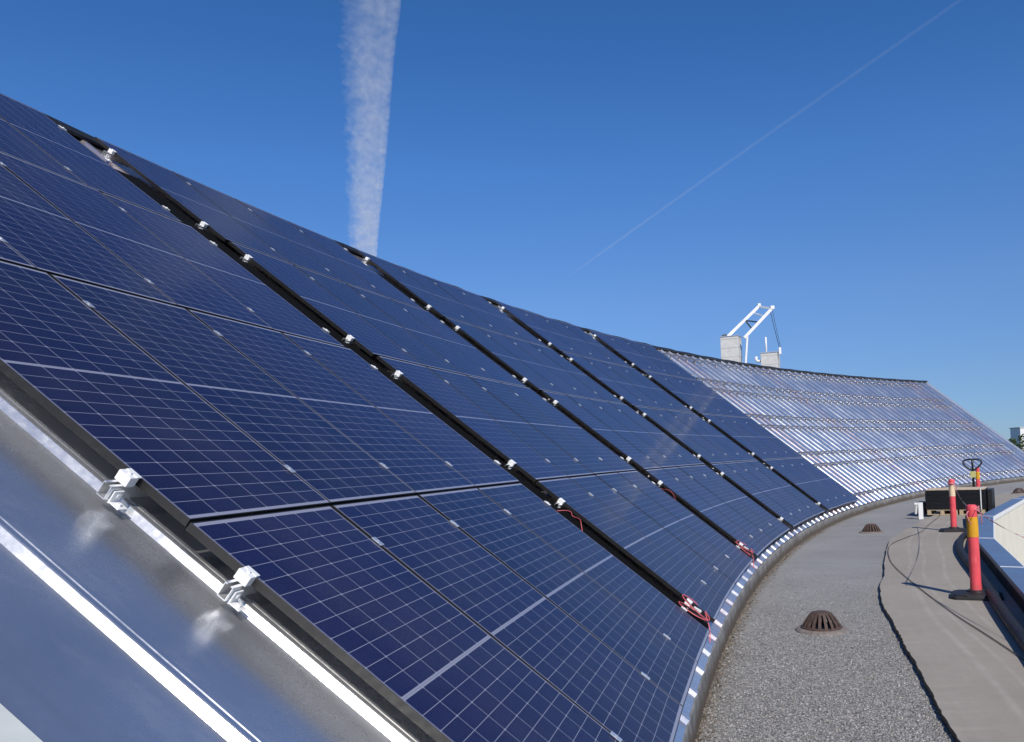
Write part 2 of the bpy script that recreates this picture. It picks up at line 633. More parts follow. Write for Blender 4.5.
# ------------------------------------------------------------------ terrain and flat roofs
def grid_ring(name, r_list, z_list, ph_a, ph_b, n, mat, trim=False):
    bm = bmesh.new()
    lay = bm.loops.layers.uv.new("UVMap")
    rows = []
    for i in range(n + 1):
        ph = ph_a + (ph_b - ph_a) * i / n
        rr = r_list
        if trim:
            w_ = well_radius(ph)
            rr = [w_ + (r - r_list[0]) * (r_list[-1] - w_) / (r_list[-1] - r_list[0]) for r in r_list]
        rows.append([bm.verts.new(ring(r, ph, z)) for r, z in zip(rr, z_list)])
    for i in range(n):
        for j in range(len(r_list) - 1):
            f = bm.faces.new((rows[i][j], rows[i][j + 1], rows[i + 1][j + 1], rows[i + 1][j]))
            for l, (ii, jj) in zip(f.loops, ((i, j), (i, j + 1), (i + 1, j + 1), (i + 1, j))):
                l[lay].uv = ((ph_a + (ph_b - ph_a) * ii / n) * -60.0, r_list[jj])
    return mesh_obj(name, bm, mat)


def terrain():
    g = G("distant_ground")
    p = g.geo()
    c = g.mix(g.mapr(g.noise(0.01, 5, 0.6, p), 0.35, 0.65, 0, 1), (0.045, 0.065, 0.03), (0.10, 0.105, 0.06))
    g.set(color=c, rough=0.95)
    bm = bmesh.new()
    n = 64
    c0 = bm.verts.new((0, 0, -12))
    prev = None
    for r in (150, 600, 3000, 20000, 60000):
        rg = [bm.verts.new((r * math.cos(2 * math.pi * k / n), r * math.sin(2 * math.pi * k / n), -12)) for k in range(n)]
        for k in range(n):
            if prev is None:
                bm.faces.new((c0, rg[k], rg[(k + 1) % n]))
            else:
                bm.faces.new((prev[k], rg[k], rg[(k + 1) % n], prev[(k + 1) % n]))
        prev = rg
    tag(mesh_obj("terrain", bm, g.m), kind="structure")


terrain()
PH_BACK, PH_FAR = PH0 + 0.45, PH0 - 1.25
tag(grid_ring("gravel_roof", [58.6, 59.6, 60.6, 61.6, 62.7], [0] * 5, PH_BACK, PH_FAR, 420, M_GRAVEL, True), kind="structure")

# raised walkway
def walkway():
    left = [(0.9, 0.5), (1.62, 3.0), (2.16, 5.08), (2.50, 6.45), (3.32, 9.79), (3.66, 10.85), (4.09, 11.90), (4.66, 13.5), (5.31, 15.21), (5.77, 16.35), (6.78, 18.21), (8.26, 20.77), (10.6, 24.4), (13.6, 28.4), (18.0, 33.6), (24, 39.5)]
    # near the camera the edge is a row of straight boards, further on it curves
    pts = []
    for (a, b) in zip(left, left[1:]):
        nseg = max(2, int(math.dist(a, b) / 0.07))
        for k in range(nseg):
            t = k / nseg
            pts.append(Vector((a[0] + (b[0] - a[0]) * t, a[1] + (b[1] - a[1]) * t, 0)))
    bm = bmesh.new()
    lay = bm.loops.layers.uv.new("UVMap")
    prev = None
    d = 0.0
    lastp = pts[0]
    for i, p in enumerate(pts):
        d += (p - lastp).length
        lastp = p
        rad = math.hypot(p.x - CX, p.y - CY)
        ph = math.atan2(p.y - CY, p.x - CX)
        jit = random.uniform(-0.006, 0.006) + 0.008 * math.sin(i * 0.35) * math.sin(i * 0.11)
        rr = [rad + jit + 0.006, rad + jit, rad - 0.35, rad - 0.8, max(well_radius(ph) + 0.3, 59.0), well_radius(ph)]
        zz = [-0.002, 0.050 + random.uniform(-.002, .002), 0.053, 0.054, 0.054, 0.054]
        row = [(bm.verts.new(ring(r, ph, z)), (d, r)) for r, z in zip(rr, zz)]
        if prev:
            for j in range(len(row) - 1):
                q = (prev[j], prev[j + 1], row[j + 1], row[j])
                f = bm.faces.new([a[0] for a in q])
                f.material_index = 1 if j == 0 else 0
                for l, a in zip(f.loops, q):
                    l[lay].uv = a[1]
        prev = row
    tag(mesh_obj("path", bm, [M_PATH, M_BLACK]), kind="structure")


walkway()

# flat roof behind the ridge and the outside wall below it
S_TOP = 4 * ROW + 0.20
top_p = frame_at(PH0, S_TOP)[0]
R_TOP = math.hypot(top_p.x - CX, top_p.y - CY)
Z_TOP = top_p.z
tag(grid_ring("flat_roof", [R_TOP + 0.12, R_TOP + 0.3, R_TOP + 9.0, R_TOP + 9.0], [Z_TOP - 0.7, 4.95, 4.95, -12], PH_BACK, ph_of(U_END), 90, simple("roof_felt", (0.2, 0.2, 0.2), 0.9)), kind="structure")


# ------------------------------------------------------------------ kerb and corrugated roof
def kerb():
    o = grid_ring("kerb_wall", [62.553, 62.556, 62.562, 62.580, 62.80], [-0.01, 0.09, 0.195, 0.214, 0.216], PH_BACK, ph_of(60), 200, M_KERB)
    tag(o, "low grey weathered kerb running under the lower edge of the panels", "kerb")


kerb()


def roof():
    root = empty("metal_roof", mat_frame(*frame_at(ph_of(20))))
    inv = root.matrix_world.inverted()
    bm = bmesh.new()
    lay = bm.loops.layers.uv.new("UVMap")
    first = -2.018
    k0, k1 = -16, int((U_END - first) / RIB)
    prof = []
    for k in range(k0, k1 + 1):
        u = first + k * RIB
        prof += [(u - 0.050, -0.150), (u - 0.027, -0.123), (u - 0.022, -0.120), (u - 0.004, -0.120), (u, -0.1235), (u + 0.004, -0.120), (u + 0.022, -0.120), (u + 0.027, -0.123), (u + 0.050, -0.150)]
        prof += [(u + 0.20, -0.150), (u + 0.2868, -0.1495), (u + 0.37, -0.150)]
    prof = [q for q in prof if q[0] < U_END]
    prof.append((U_END, -0.150))
    ss = [-0.105, 1.0, 2.5, 4.2, 6.2, S_TOP - 0.05]
    prev = None
    for (u, n) in prof:
        row = []
        for s in ss:
            # a rib keeps its width all the way up although the sheets fan out
            kk = round((u - first) / RIB)
            uc = first + kk * RIB
            rel = (u - uc) * R0 / (R0 + s * ca) if abs(u - uc) < 0.07 else (u - uc)
            p = frame_at(ph_of(uc + rel), s, n)[0]
            row.append((bm.verts.new(inv @ p), (u, s)))
        if prev:
            for j in range(len(ss) - 1):
                q = (prev[j], row[j], row[j + 1], prev[j + 1])
                f = bm.faces.new([a[0] for a in q])
                for l, a in zip(f.loops, q):
                    l[lay].uv = a[1]
        prev = row
    mesh_obj("corrugated_sheet", bm, M_DECK, root)
    # pale painted flashing laid over the sheet behind the last rib on this side
    bm = bmesh.new()
    for (u0, u1) in ((-3.78, -3.125),):
        c_ = [[bm.verts.new(inv @ frame_at(ph_of(u), s, n)[0]) for (u, n) in ((u0, -0.148), (u0, -0.108), (u1, -0.108), (u1, -0.148))] for s in (-0.1, 2.2, 4.4, 6.6, S_TOP - 0.2)]
        for a_, b_ in zip(c_, c_[1:]):
            for q in range(4):
                bm.faces.new((a_[q], a_[(q + 1) % 4], b_[(q + 1) % 4], b_[q]))
        bm.faces.new(c_[0])
        bm.faces.new(c_[-1][::-1])
    mesh_obj("side_flashing", bm, simple("pale_flashing", (0.55, 0.58, 0.56), 0.6, 0.0, 0.08, 5), root)
    # ridge cap: folded dark sheet, fronts the sky
    bm = bmesh.new()
    prev = None
    n = 130
    for i in range(n + 1):
        u = -13 + (U_END + 0.05 + 13) * i / n
        wob = 0.010 * math.sin(i * 1.7) + random.uniform(-0.006, 0.006)
        row = []
        for (s, nn) in ((S_TOP - 0.07, -0.112), (S_TOP - 0.066, -0.09 + wob), (S_TOP - 0.015, -0.055 + wob), (S_TOP + 0.02, -0.065 + wob), (S_TOP + 0.05, -0.30)):
            row.append(bm.verts.new(inv @ frame_at(ph_of(u), s, nn)[0]))
        if prev:
            for j in range(4):
                bm.faces.new((prev[j], row[j], row[j + 1], prev[j + 1]))
        prev = row
    mesh_obj("ridge_cap", bm, M_CAPDARK, root)
    # end of the roof: verge trim and the wall under it
    bm = bmesh.new()
    ph = ph_of(U_END)
    a = []
    for s in (-0.09, S_TOP):
        for (du, nn) in ((-0.03, -0.10), (0.03, -0.10), (0.03, -0.26), (-0.03, -0.26)):
            p, eu, es, en = frame_at(ph, s, nn)
            a.append(bm.verts.new(inv @ (p + eu * du)))
    for k in range(4):
        bm.faces.new((a[k], a[(k + 1) % 4], a[4 + (k + 1) % 4], a[4 + k]))
    bm.faces.new(a[:4][::-1])
    bm.faces.new(a[4:])
    mesh_obj("verge_trim", bm, M_ALU, root)
    bm = bmesh.new()
    p0 = frame_at(ph, -0.1, -0.27)[0]
    p1 = frame_at(ph, S_TOP, -0.27)[0]
    q = [p0, p1, Vector((p1.x, p1.y, -2)), Vector((p0.x, p0.y, -2))]
    bm.faces.new([bm.verts.new(inv @ v) for v in q])
    mesh_obj("gable_wall", bm, M_CONC, root)
    tag(root, "long curved silver roof of ribbed metal sheets carrying the solar panels", "roof")


roof()

# ------------------------------------------------------------------ solar panels
ORD = ["first", "second", "third", "fourth", "fifth", "sixth", "seventh", "eighth", "ninth", "tenth"]
ROWN = ["bottom row", "second row up", "third row up", "top row"]
COLN = ["nearest column", "second nearest column", "middle column", "second farthest column", "farthest column"]
POSN = ["leftmost of four", "second from left", "third from left", "rightmost of four"]


def make_panel():
    root = bpy.data.objects.new("solar_panel", None)
    root.empty_display_size = 0.2
    COL.objects.link(root)
    bm = bmesh.new()
    w, l, lip, hgt = PW / 2, PL, 0.005, 0.035
    # mitred frame: outer wall, top lip, inner wall
    loops = []
    for (ix, z) in ((0.0, -hgt), (0.0, -0.001), (0.001, 0.0), (lip, 0.0), (lip, -0.006)):
        loops.append([bm.verts.new(c) for c in ((-w + ix, ix, z), (w - ix, ix, z), (w - ix, l - ix, z), (-w + ix, l - ix, z))])
    ins = [bm.verts.new(c) for c in ((-w + 0.03, 0.03, -hgt), (w - 0.03, 0.03, -hgt), (w - 0.03, l - 0.03, -hgt), (-w + 0.03, l - 0.03, -hgt))]
    for a, b in list(zip(loops, loops[1:])) + [(ins, loops[0])]:
        for k in range(4):
            bm.faces.new((a[k], a[(k + 1) % 4], b[(k + 1) % 4], b[k]))
    mesh_obj("frame", bm, M_FRAME, root)
    bm = bmesh.new()
    lay = bm.loops.layers.uv.new("UVMap")
    c = [(-w + lip, lip), (w - lip, lip), (w - lip, l - lip), (-w + lip, l - lip)]
    top = [bm.verts.new((x, y, -0.002)) for x, y in c]
    bot = [bm.verts.new((x, y, -0.007)) for x, y in c]
    f = bm.faces.new(top)
    f2 = bm.faces.new(bot[::-1])
    for ff in (f, f2):
        for lp in ff.loops:
            lp[lay].uv = (lp.vert.co.x + w - lip, lp.vert.co.y - lip)
    f2.material_index = 1
    mesh_obj("glass_face", bm, [M_GLASS, M_WHITE], root)
    return root


proto = make_panel()
first = True
for k in range(5):
    for r in range(4):
        for i in range(4):
            o = proto if first else copy_tree(proto)
            first = False
            s0 = r * ROW
            uL, uR = ROW_U[r]
            pit = (uR - uL + PG) / 4
            u = uL + (pit - PG) / 2 + i * pit
            sm = s0 + PL / 2
            ph = PH0 + DPH * k - u / (R0 + sm * ca)
            p, eu, es, en = frame_at(ph, s0, random.uniform(-0.0015, 0.0015))
            mm = mat_frame(p, eu, es, en)
            mm = mm @ Matrix.Rotation(random.uniform(-0.0012, 0.0012), 4, 'Y') @ Matrix.Rotation(random.uniform(-0.0008, 0.0008), 4, 'X')
            o.matrix_world = mm @ Matrix.Diagonal(((pit - PG) / PW, 1, 1, 1))
            tag(o, "solar panel, %s, %s in the %s" % (ROWN[r], POSN[i], COLN[k]), "solar panel", "solar panels on the curved roof")

# ------------------------------------------------------------------ mounting rails with their clamps and feet
C_PROF = [(-0.020, -0.100), (0.020, -0.100), (0.020, -0.040), (0.008, -0.040), (0.008, -0.044), (0.0165, -0.044), (0.0165, -0.0965), (-0.0165, -0.0965), (-0.0165, -0.044), (-0.008, -0.044), (-0.008, -0.040), (-0.020, -0.040)]


def rail_offsets():
    out = []
    for r in range(4):
        out += [r * ROW + 0.285, r * ROW + PL - 0.305]
    return out


RS = rail_offsets()


def make_rail(s, covered, half, HALF=2.11):
    pit = (2 * HALF + PG) / 4
    """one rail in its own frame: x along the eave, y up the slope, z off the roof"""
    root = bpy.data.objects.new("mounting_rail", None)
    root.empty_display_size = 0.2
    COL.objects.link(root)
    rad = (R0 + s * ca)

    def P(u, y, z):                       # follow the roof's curve
        a = u / rad
        # the roof bends towards +z' (inwards); split the sagitta between the frame's axes
        sag = rad * (1 - math.cos(a))
        x = rad * math.sin(a)
        return Vector((x, y - sag * ca, z + sag * sa))
    bm = bmesh.new()
    n = 8
    rows = []
    for i in range(n + 1):
        u = -half + 2 * half * i / n
        rows.append([bm.verts.new(P(u, y, z)) for y, z in C_PROF])
    m_ = len(C_PROF)
    for a, b in zip(rows, rows[1:]):
        for k in range(m_):
            bm.faces.new((a[k], a[(k + 1) % m_], b[(k + 1) % m_], b[k]))
    # open channel: close the ends as a thin rim
    for rw in (rows[0], rows[-1]):
        for tri in ((0, 1, 6, 7), (1, 2, 3, 4, 5, 6), (0, 7, 8, 9, 10, 11)):
            bm.faces.new([rw[t] for t in tri])
    mesh_obj("channel", bm, M_ALU if covered else M_RAILDULL, root)

    def foot(u):
        bm = bmesh.new()
        o = P(u, 0, 0)
        T = Matrix.Translation(o)
        box(bm, (-0.024, -0.030, -0.112), (0.024, -0.0215, -0.058), T, 0.002)
        box(bm, (-0.024, -0.078, -0.1075), (0.024, -0.0215, -0.1035), T, 0.001)
        box(bm, (-0.020, 0.0215, -0.108), (0.020, 0.027, -0.070), T, 0.002)
        lathe(bm, [(0, -0.1035), (0.009, -0.1035), (0.009, -0.094), (0, -0.094)], 6, T @ Matrix.Translation((0, -0.055, 0)))
        box(bm, (-0.007, -0.036, -0.083), (0.007, -0.030, -0.070), T, 0.001)
        mesh_obj("foot", bm, M_ZINC if covered else M_RAILDULL, root)

    if covered:
        for sg in (-1, 1):
            bm = bmesh.new()
            o = P(sg * (HALF + 0.028), 0, 0)
            T = Matrix.Translation(o)
            box(bm, (-0.022, -0.030, -0.039), (0.022, 0.030, 0.0035), T, 0.002)
            x0, x1 = (-0.034, -0.010) if sg > 0 else (0.010, 0.034)
            box(bm, (x0, -0.030, 0.0010), (x1, 0.030, 0.0060), T, 0.001)
            lathe(bm, [(0, 0.003), (0.0075, 0.003), (0.0075, 0.011), (0, 0.011)], 6, T)
            mesh_obj("end_clamp", bm, M_ZINC, root)
            foot(sg * (half - 0.045))
        for i in range(1, 4):
            bm = bmesh.new()
            o = P(-HALF + i * pit - PG / 2, 0, 0)
            T = Matrix.Translation(o)
            box(bm, (-0.019, -0.032, 0.0010), (0.019, 0.032, 0.0045), T, 0.001)
            box(bm, (-0.0085, -0.030, -0.039), (0.0085, 0.030, 0.0015), T)
            lathe(bm, [(0, 0.0045), (0.007, 0.0045), (0.007, 0.010), (0, 0.010)], 6, T)
            mesh_obj("mid_clamp", bm, M_ALU, root)
    else:
        step = RIB * 4 * (R0 + s * ca) / R0
        nn = int(half / step)
        for i in range(-nn, nn + 1):
            foot(i * step)
    return root


RAILN = ["lowest of eight", "second lowest of eight", "third lowest of eight", "fourth lowest of eight", "fourth highest of eight", "third highest of eight", "second highest of eight", "highest of eight"]
BARE = ["bare ribs beside the last panels", "second bare stretch past the panels", "middle of the bare ribs", "bare stretch before the roof end", "bare ribs at the roof end"]
for j, s in enumerate(RS):
    uL, uR = ROW_U[j // 2]
    hw_ = (uR - uL) / 2
    cov = make_rail(s, True, hw_ + 0.105, hw_)
    bare = make_rail(s, False, 2.32 * (R0 + s * ca) / R0 - 0.06)
    for k in range(10):
        src = cov if k < 5 else bare
        o = src if k in (0, 5) else copy_tree(src)
        uc_ = (uL + uR) / 2 if k < 5 else 0.0
        o.matrix_world = mat_frame(*frame_at(PH0 + DPH * k - uc_ / (R0 + s * ca), s, 0.0))
        if k < 5:
            tag(o, "silver mounting rail, %s under panels of the %s" % (RAILN[j], COLN[k]), "mounting rail", "rails under the solar panels")
        else:
            tag(o, "empty silver mounting rail, %s across the %s" % (RAILN[j], BARE[k - 5]), "mounting rail", "empty rails on the bare ribs")

# black cable ducts lying in the gaps between columns
def duct(k):
    root = empty("cable_duct", mat_frame(*frame_at(PH0 + DPH * (k + 0.5), 0, 0)))
    inv = root.matrix_world.inverted()
    bm = bmesh.new()
    bl = bmesh.new()
    for b_, (n0, n1, inset) in ((bm, (-0.106, -0.075, 0.0)), (bl, (-0.074, -0.066, -0.006))):
        prev = None
        for s in np.linspace(0.015, 7.62, 16):
            rad = R0 + s * ca
            ph = PH0 + DPH * (k + 0.5)
            mid_s = [0.0, 1.5, 3.2, 5.3, 7.4, 9.0]
            pit_ = abs(DPH) * rad
            eR = np.interp(s, mid_s, [2.11, 2.12, 2.18, 2.17, 2.12, 2.12])
            eL = np.interp(s, mid_s, [2.11, 2.11, 2.13, 2.23, 2.31, 2.31])
            a_, b2_ = eR - pit_ / 2 + 0.012 + inset, pit_ / 2 - eL - 0.012 - inset
            row = [b_.verts.new(inv @ frame_at(ph - u / rad, s, n)[0]) for u, n in ((a_, n0), (a_, n1), (b2_, n1), (b2_, n0))]
            if prev:
                for q in range(4):
                    b_.faces.new((prev[q], prev[(q + 1) % 4], row[(q + 1) % 4], row[q]))
            else:
                b_.faces.new(row)
            prev = row
        b_.faces.new(prev[::-1])
    mesh_obj("tray", bm, M_DUCT, root)
    mesh_obj("cover", bl, M_DUCT, root)
    tag(root, "black cable duct in the gap %s" % ("between the nearest and second nearest panel columns", "between the second nearest and middle panel columns", "between the middle and second farthest panel columns", "before the farthest panel column")[k], "cable duct", "black ducts in the gaps between panel columns")


M_DUCT = simple("black_duct", (0.0035, 0.0035, 0.0035), 0.8, 0.0, 0.2, 9, spec=0.12)
for k in range(4):
    duct(k)


# red and black leads left hanging in the gaps between columns
def coil(k, u, s, label, seed):
    rnd = random.Random(seed)
    root = empty("cable_coil", mat_frame(*frame_at(PH0 + DPH * k - u / (R0 + s * ca), s, -0.02)))
    for name, mat, rr, turns in (("red_lead", M_CABLE_RED, 0.125, 1.9), ("black_lead", M_HOSE, 0.10, 1.4)):
        pts = []
        n = 44
        for i in range(n):
            t = i / (n - 1) * turns * 2 * math.pi + (0 if name == "red_lead" else 1.2)
            q = rr * (1 + 0.10 * math.sin(t * 0.7 + seed))
            pts.append((q * 0.75 * math.cos(t) + rnd.uniform(-.004, .004), q * 1.15 * math.sin(t), 0.035 + 0.035 * math.sin(t * 0.5 + seed) + 0.002 * i / n))
        pts += [(0.02, -0.20, -0.02), (-0.04, -0.27, -0.10)] if name == "red_lead" else [(-0.06, 0.2, -0.05), (-0.08, 0.45, -0.09)]
        bm = bmesh.new()
        tube(bm, spline(pts, 3), 0.0044, 6)
        mesh_obj(name, bm, mat, root, True)
    bm = bmesh.new()
    box(bm, (-0.012, -0.04, 0.01), (0.012, 0.04, 0.035), Matrix.Rotation(0.5, 4, 'Z') @ Matrix.Translation((0.01, -0.03, 0.02)), 0.004)
    mesh_obj("plug", bm, M_WHITE, root)
    tag(root, label, "cable")


coil(0, 2.30, 0.21, "red cable coil with a white plug in the gap right of the nearest column", 1)
coil(1, 2.30, 0.21, "red cable coil in the gap between second and third panel columns", 2)


def lead(k, u, s0, s1, label, seed):
    rnd = random.Random(seed)
    pts = []
    for i in range(7):
        s = s0 + (s1 - s0) * i / 6
        pts.append(frame_at(PH0 + DPH * k - (u + rnd.uniform(-.05, .05)) / (R0 + s * ca), s, -0.06 + 0.075 * math.sin(i / 6 * math.pi) + rnd.uniform(-.015, .015))[0])
    bm = bmesh.new()
    tube(bm, spline(pts, 5), 0.003, 6)
    tag(mesh_obj("cable", bm, M_CABLE_RED, None, True), label, "cable")


lead(0, 2.33, 1.72, 1.40, "thin red cable under the clamp in the gap right of the nearest panels", 5)
lead(1, 2.33, 1.72, 1.38, "thin red cable under the clamp between second and third panel columns", 6)

# ------------------------------------------------------------------ loose stones and debris
def rock_variants(n):
    out = []
    for i in range(n):
        bm = bmesh.new()
        bmesh.ops.create_icosphere(bm, subdivisions=1, radius=1.0)
        r_ = random.Random(i)
        for v in bm.verts:
            v.co *= r_.uniform(0.72, 1.18)
            v.co.x *= 1.25
            v.co.z *= 0.7
        vs = np.array([v.co[:] for v in bm.verts])
        bm.verts.index_update()
        fs = np.array([[v.index for v in f.verts] for f in bm.faces])
        bm.free()
        out.append((vs, fs))
    return out


def scatter(name, xyz, size, col, mat, variants):
    n = len(xyz)
    V, Fa, C = [], [], []
    base = 0
    for i in range(n):
        vs, fs = variants[i % len(variants)]
        a, b = rng.uniform(0, 6.28), rng.uniform(-0.5, 0.5)
        ca_, sa_ = math.cos(a), math.sin(a)
        cb, sb = math.cos(b), math.sin(b)
        Rm = np.array([[ca_, -sa_, 0], [sa_, ca_, 0], [0, 0, 1]]) @ np.array([[1, 0, 0], [0, cb, -sb], [0, sb, cb]])
        V.append(vs @ Rm.T * size[i] + xyz[i])
        Fa.append(fs + base)
        C.append(np.repeat(col[i][None, :], len(vs), 0))
        base += len(vs)
    V, Fa, C = np.concatenate(V), np.concatenate(Fa), np.concatenate(C)
    me = bpy.data.meshes.new(name)
    me.vertices.add(len(V))
    me.vertices.foreach_set("co", V.ravel().astype(np.float32))
    me.loops.add(Fa.size)
    me.loops.foreach_set("vertex_index", Fa.ravel().astype(np.int32))
    me.polygons.add(len(Fa))
    me.polygons.foreach_set("loop_start", np.arange(0, Fa.size, 3, dtype=np.int32))
    me.update(calc_edges=True)
    at_ = me.color_attributes.new("tone", 'FLOAT_COLOR', 'POINT')
    at_.data.foreach_set("color", np.concatenate([C, np.ones((len(C), 1))], 1).ravel().astype(np.float32))
    me.materials.append(mat)
    return link(bpy.data.objects.new(name, me))


def tone_material(name, rough=0.9):
    g = G(name)
    a = g.n("ShaderNodeAttribute", attribute_name="tone")
    nz = g.noise(90, 3, 0.6, g.geo())
    x = g.n("ShaderNodeMix", data_type='RGBA', blend_type='MULTIPLY')
    x.inputs[0].default_value = 0.5
    g.t.links.new(a.outputs["Color"], x.inputs[6])
    g.t.links.new(nz, x.inputs[7])
    g.set(color=x.outputs[2], rough=rough, spec=0.3)
    return g.m


def stones():
    N = 40000
    arc0, arc1 = math.atan2(3.6 - CY, 1.0 - CX), math.atan2(13.5 - CY, 4.3 - CX)
    # denser close to the camera
    t = rng.random(N) ** 1.25
    ph = arc0 + (arc1 - arc0) * t
    r = rng.uniform(60.86, 62.53, N)
    keep = rng.random(N) < np.clip(1.15 - 1.15 * t, 0.0, 1) ** 1.5
    ph, r = ph[keep], r[keep]
    n = len(ph)
    size = 0.0040 + 0.0065 * rng.random(n) ** 2.4
    xyz = np.stack([CX + r * np.cos(ph), CY + r * np.sin(ph), size * 0.25], 1)
    g_ = np.clip(rng.normal(0.37, 0.10, n), 0.12, 0.75)
    warm = rng.normal(0, 0.035, n)
    col = np.stack([g_ * (1.0 + warm), g_ * 0.985, g_ * (0.96 - warm)], 1)
    tag(scatter("gravel", xyz, size, col, tone_material("stone"), rock_variants(9)), kind="stuff")
    # dead leaves, moss and silt crumbs along the foot of the kerb
    n = 1500
    ph = rng.uniform(math.atan2(19 - CY, 5.5 - CX), math.atan2(3.6 - CY, 0 - CX), n)
    r = 62.56 - np.abs(rng.normal(0, 0.05, n))
    size = 0.005 + 0.011 * rng.random(n) ** 2
    xyz = np.stack([CX + r * np.cos(ph), CY + r * np.sin(ph), size * 0.3], 1)
    g_ = rng.uniform(0.06, 0.30, n)
    col = np.stack([g_ * 1.12, g_ * 0.94, g_ * 0.76], 1)
    tag(scatter("debris", xyz, size, col, tone_material("silt"), rock_variants(5)), kind="stuff")


stones()

# ------------------------------------------------------------------ roof drains
def make_drain():
    root = bpy.data.objects.new("roof_drain", None)
    COL.objects.link(root)
    bm = bmesh.new()
    lathe(bm, [(0.17, 0.030), (0.20, 0.034), (0.255, 0.024), (0.275, 0.010), (0.28, -0.005)], 40)
    o = mesh_obj("flange", bm, simple("drain_flange_dust", (0.19, 0.165, 0.15), 0.85, 0, 0.3, 20, 0.2), root)
    smooth_by_angle(o)
    bm = bmesh.new()
    nb = 18
    for k in range(nb):
        a = k * 2 * math.pi / nb
        c, s = math.cos(a), math.sin(a)
        pr = [(0.205, 0.030), (0.190, 0.075), (0.150, 0.135), (0.112, 0.180), (0.085, 0.192)]
        pts = [Vector((r * c, r * s, z)) for r, z in pr]
        side = Vector((-s, c, 0))
        rows = []
        for i, p in enumerate(pts):
            w = 0.017 * (1 - 0.32 * i / 4)
            inn = Vector((-c, -s, -0.35)) * 0.022
            rows.append([bm.verts.new(q) for q in (p - side * w, p + side * w, p + side * w * 0.8 + inn, p - side * w * 0.8 + inn)])
        for a_, b_ in zip(rows, rows[1:]):
            for j in range(4):
                bm.faces.new((a_[j], a_[(j + 1) % 4], b_[(j + 1) % 4], b_[j]))
    lathe(bm, [(0.212, 0.026), (0.214, 0.044), (0.196, 0.052), (0.186, 0.030)], 36)
    lathe(bm, [(0.105, 0.176), (0.098, 0.192), (0.07, 0.199), (0.0, 0.202)], 30)
    lathe(bm, [(0.10, 0.174), (0.0, 0.170)], 30)
    mesh_obj("grate", bm, M_RUST, root)
    bm = bmesh.new()
    lathe(bm, [(0.18, 0.03), (0.12, 0.012), (0.0, 0.010)], 30)
    mesh_obj("sump", bm, M_BLACK, root)
    return root


dr = make_drain()
for i, (x, y, z, lab) in enumerate(((2.27, 8.62, 0.0, "rusty domed roof drain in the loose grey gravel closest to the camera"), (6.10, 18.45, 0.0, "rusty domed roof drain further along, near the kerb under the panels"), (15.2, 29.5, 0.054, "small dark roof drain far behind the stacked pallets"))):
    o = dr if i == 0 else copy_tree(dr)
    o.matrix_world = Matrix.Translation((x, y, z)) @ Matrix.Rotation(0.17 + i, 4, 'Z')
    tag(o, lab, "roof drain", "roof drains")

# ------------------------------------------------------------------ parapet round the light well
def strip(bm, A, zA, B, zB, mi=0):
    for i in range(len(A) - 1):
        f = bm.faces.new([bm.verts.new((q.x, q.y, z)) for q, z in ((A[i], zA), (A[i + 1], zA), (B[i + 1], zB), (B[i], zB))])
        f.material_index = mi


def parapet():
    root = empty("parapet_wall", Matrix.Translation((0, 0, 0)))
    outer = offset_poly(INNER, 0.255)
    inn2 = offset_poly(INNER, -0.012)
    out2 = offset_poly(INNER, 0.275)
    # folded cap, one sheet per straight, joints stand a little proud
    for i in range(len(INNER) - 1):
        bm = bmesh.new()
        g0 = 0.006
        def lerp(L, t):
            return L[i] + (L[i + 1] - L[i]) * t
        ln = (INNER[i + 1] - INNER[i]).length
        ts = (g0 / ln, 1 - g0 / ln)
        ring_ = []
        for t in ts:
            a, b = lerp(inn2, t), lerp(out2, t)
            ring_.append([bm.verts.new((q.x, q.y, z)) for q, z in ((a, 0.235), (a, 0.296), (b, 0.304), (b, 0.235))])
        for k in range(3):
            bm.faces.new((ring_[0][k], ring_[0][k + 1], ring_[1][k + 1], ring_[1][k]))
        mesh_obj("cap_sheet", bm, M_CAP, root)
    bm = bmesh.new()
    for i in range(1, len(INNER) - 1):
        a, b = inn2[i], out2[i]
        t = (INNER[i + 1] - INNER[i - 1]).normalized() * 0.02
        vs = [bm.verts.new((q.x, q.y, z)) for q, z in ((a - t, 0.2995), (a + t, 0.2995), (b + t, 0.3075), (b - t, 0.3075))]
        lo = [bm.verts.new((v.co.x, v.co.y, 0.24)) for v in vs]
        bm.faces.new(vs)
        for k in range(4):
            bm.faces.new((vs[k], vs[(k + 1) % 4], lo[(k + 1) % 4], lo[k]))
    mesh_obj("cap_joint", bm, M_WHITE, root)
    bm = bmesh.new()
    strip(bm, outer, -0.02, outer, 0.29)
    mesh_obj("outer_face", bm, M_BLACK, root)
    # white edge strip along the inner lip
    bm = bmesh.new()
    in3 = offset_poly(INNER, -0.030)
    strip(bm, inn2, 0.290, in3, 0.286)
    strip(bm, in3, 0.286, in3, 0.20)
    mesh_obj("lip_strip", bm, M_WHITE, root)
    # cream cladding: shallow vertical boards down into the well
    bm = bmesh.new()
    in4 = offset_poly(INNER, -0.005)
    P = []
    for a, b in zip(in4, in4[1:]):
        L = (b - a).length
        t = (b - a) / L
        nrm = Vector((t.y, -t.x))
        n = int(L / 0.30)
        for k in range(n):
            x0 = k * L / n
            P += [a + t * x0, a + t * (x0 + L / n * 0.93), a + t * (x0 + L / n * 0.95) - nrm * 0.008, a + t * (x0 + L / n * 0.98) - nrm * 0.008]
    P.append(in4[-1])
    strip(bm, P, 0.25, P, -4.5)
    mesh_obj("cream_cladding", bm, M_CREAM, root)
    tag(root, "low black parapet with blue metal cap along the cream-lined opening on the right", "parapet wall")


parapet()

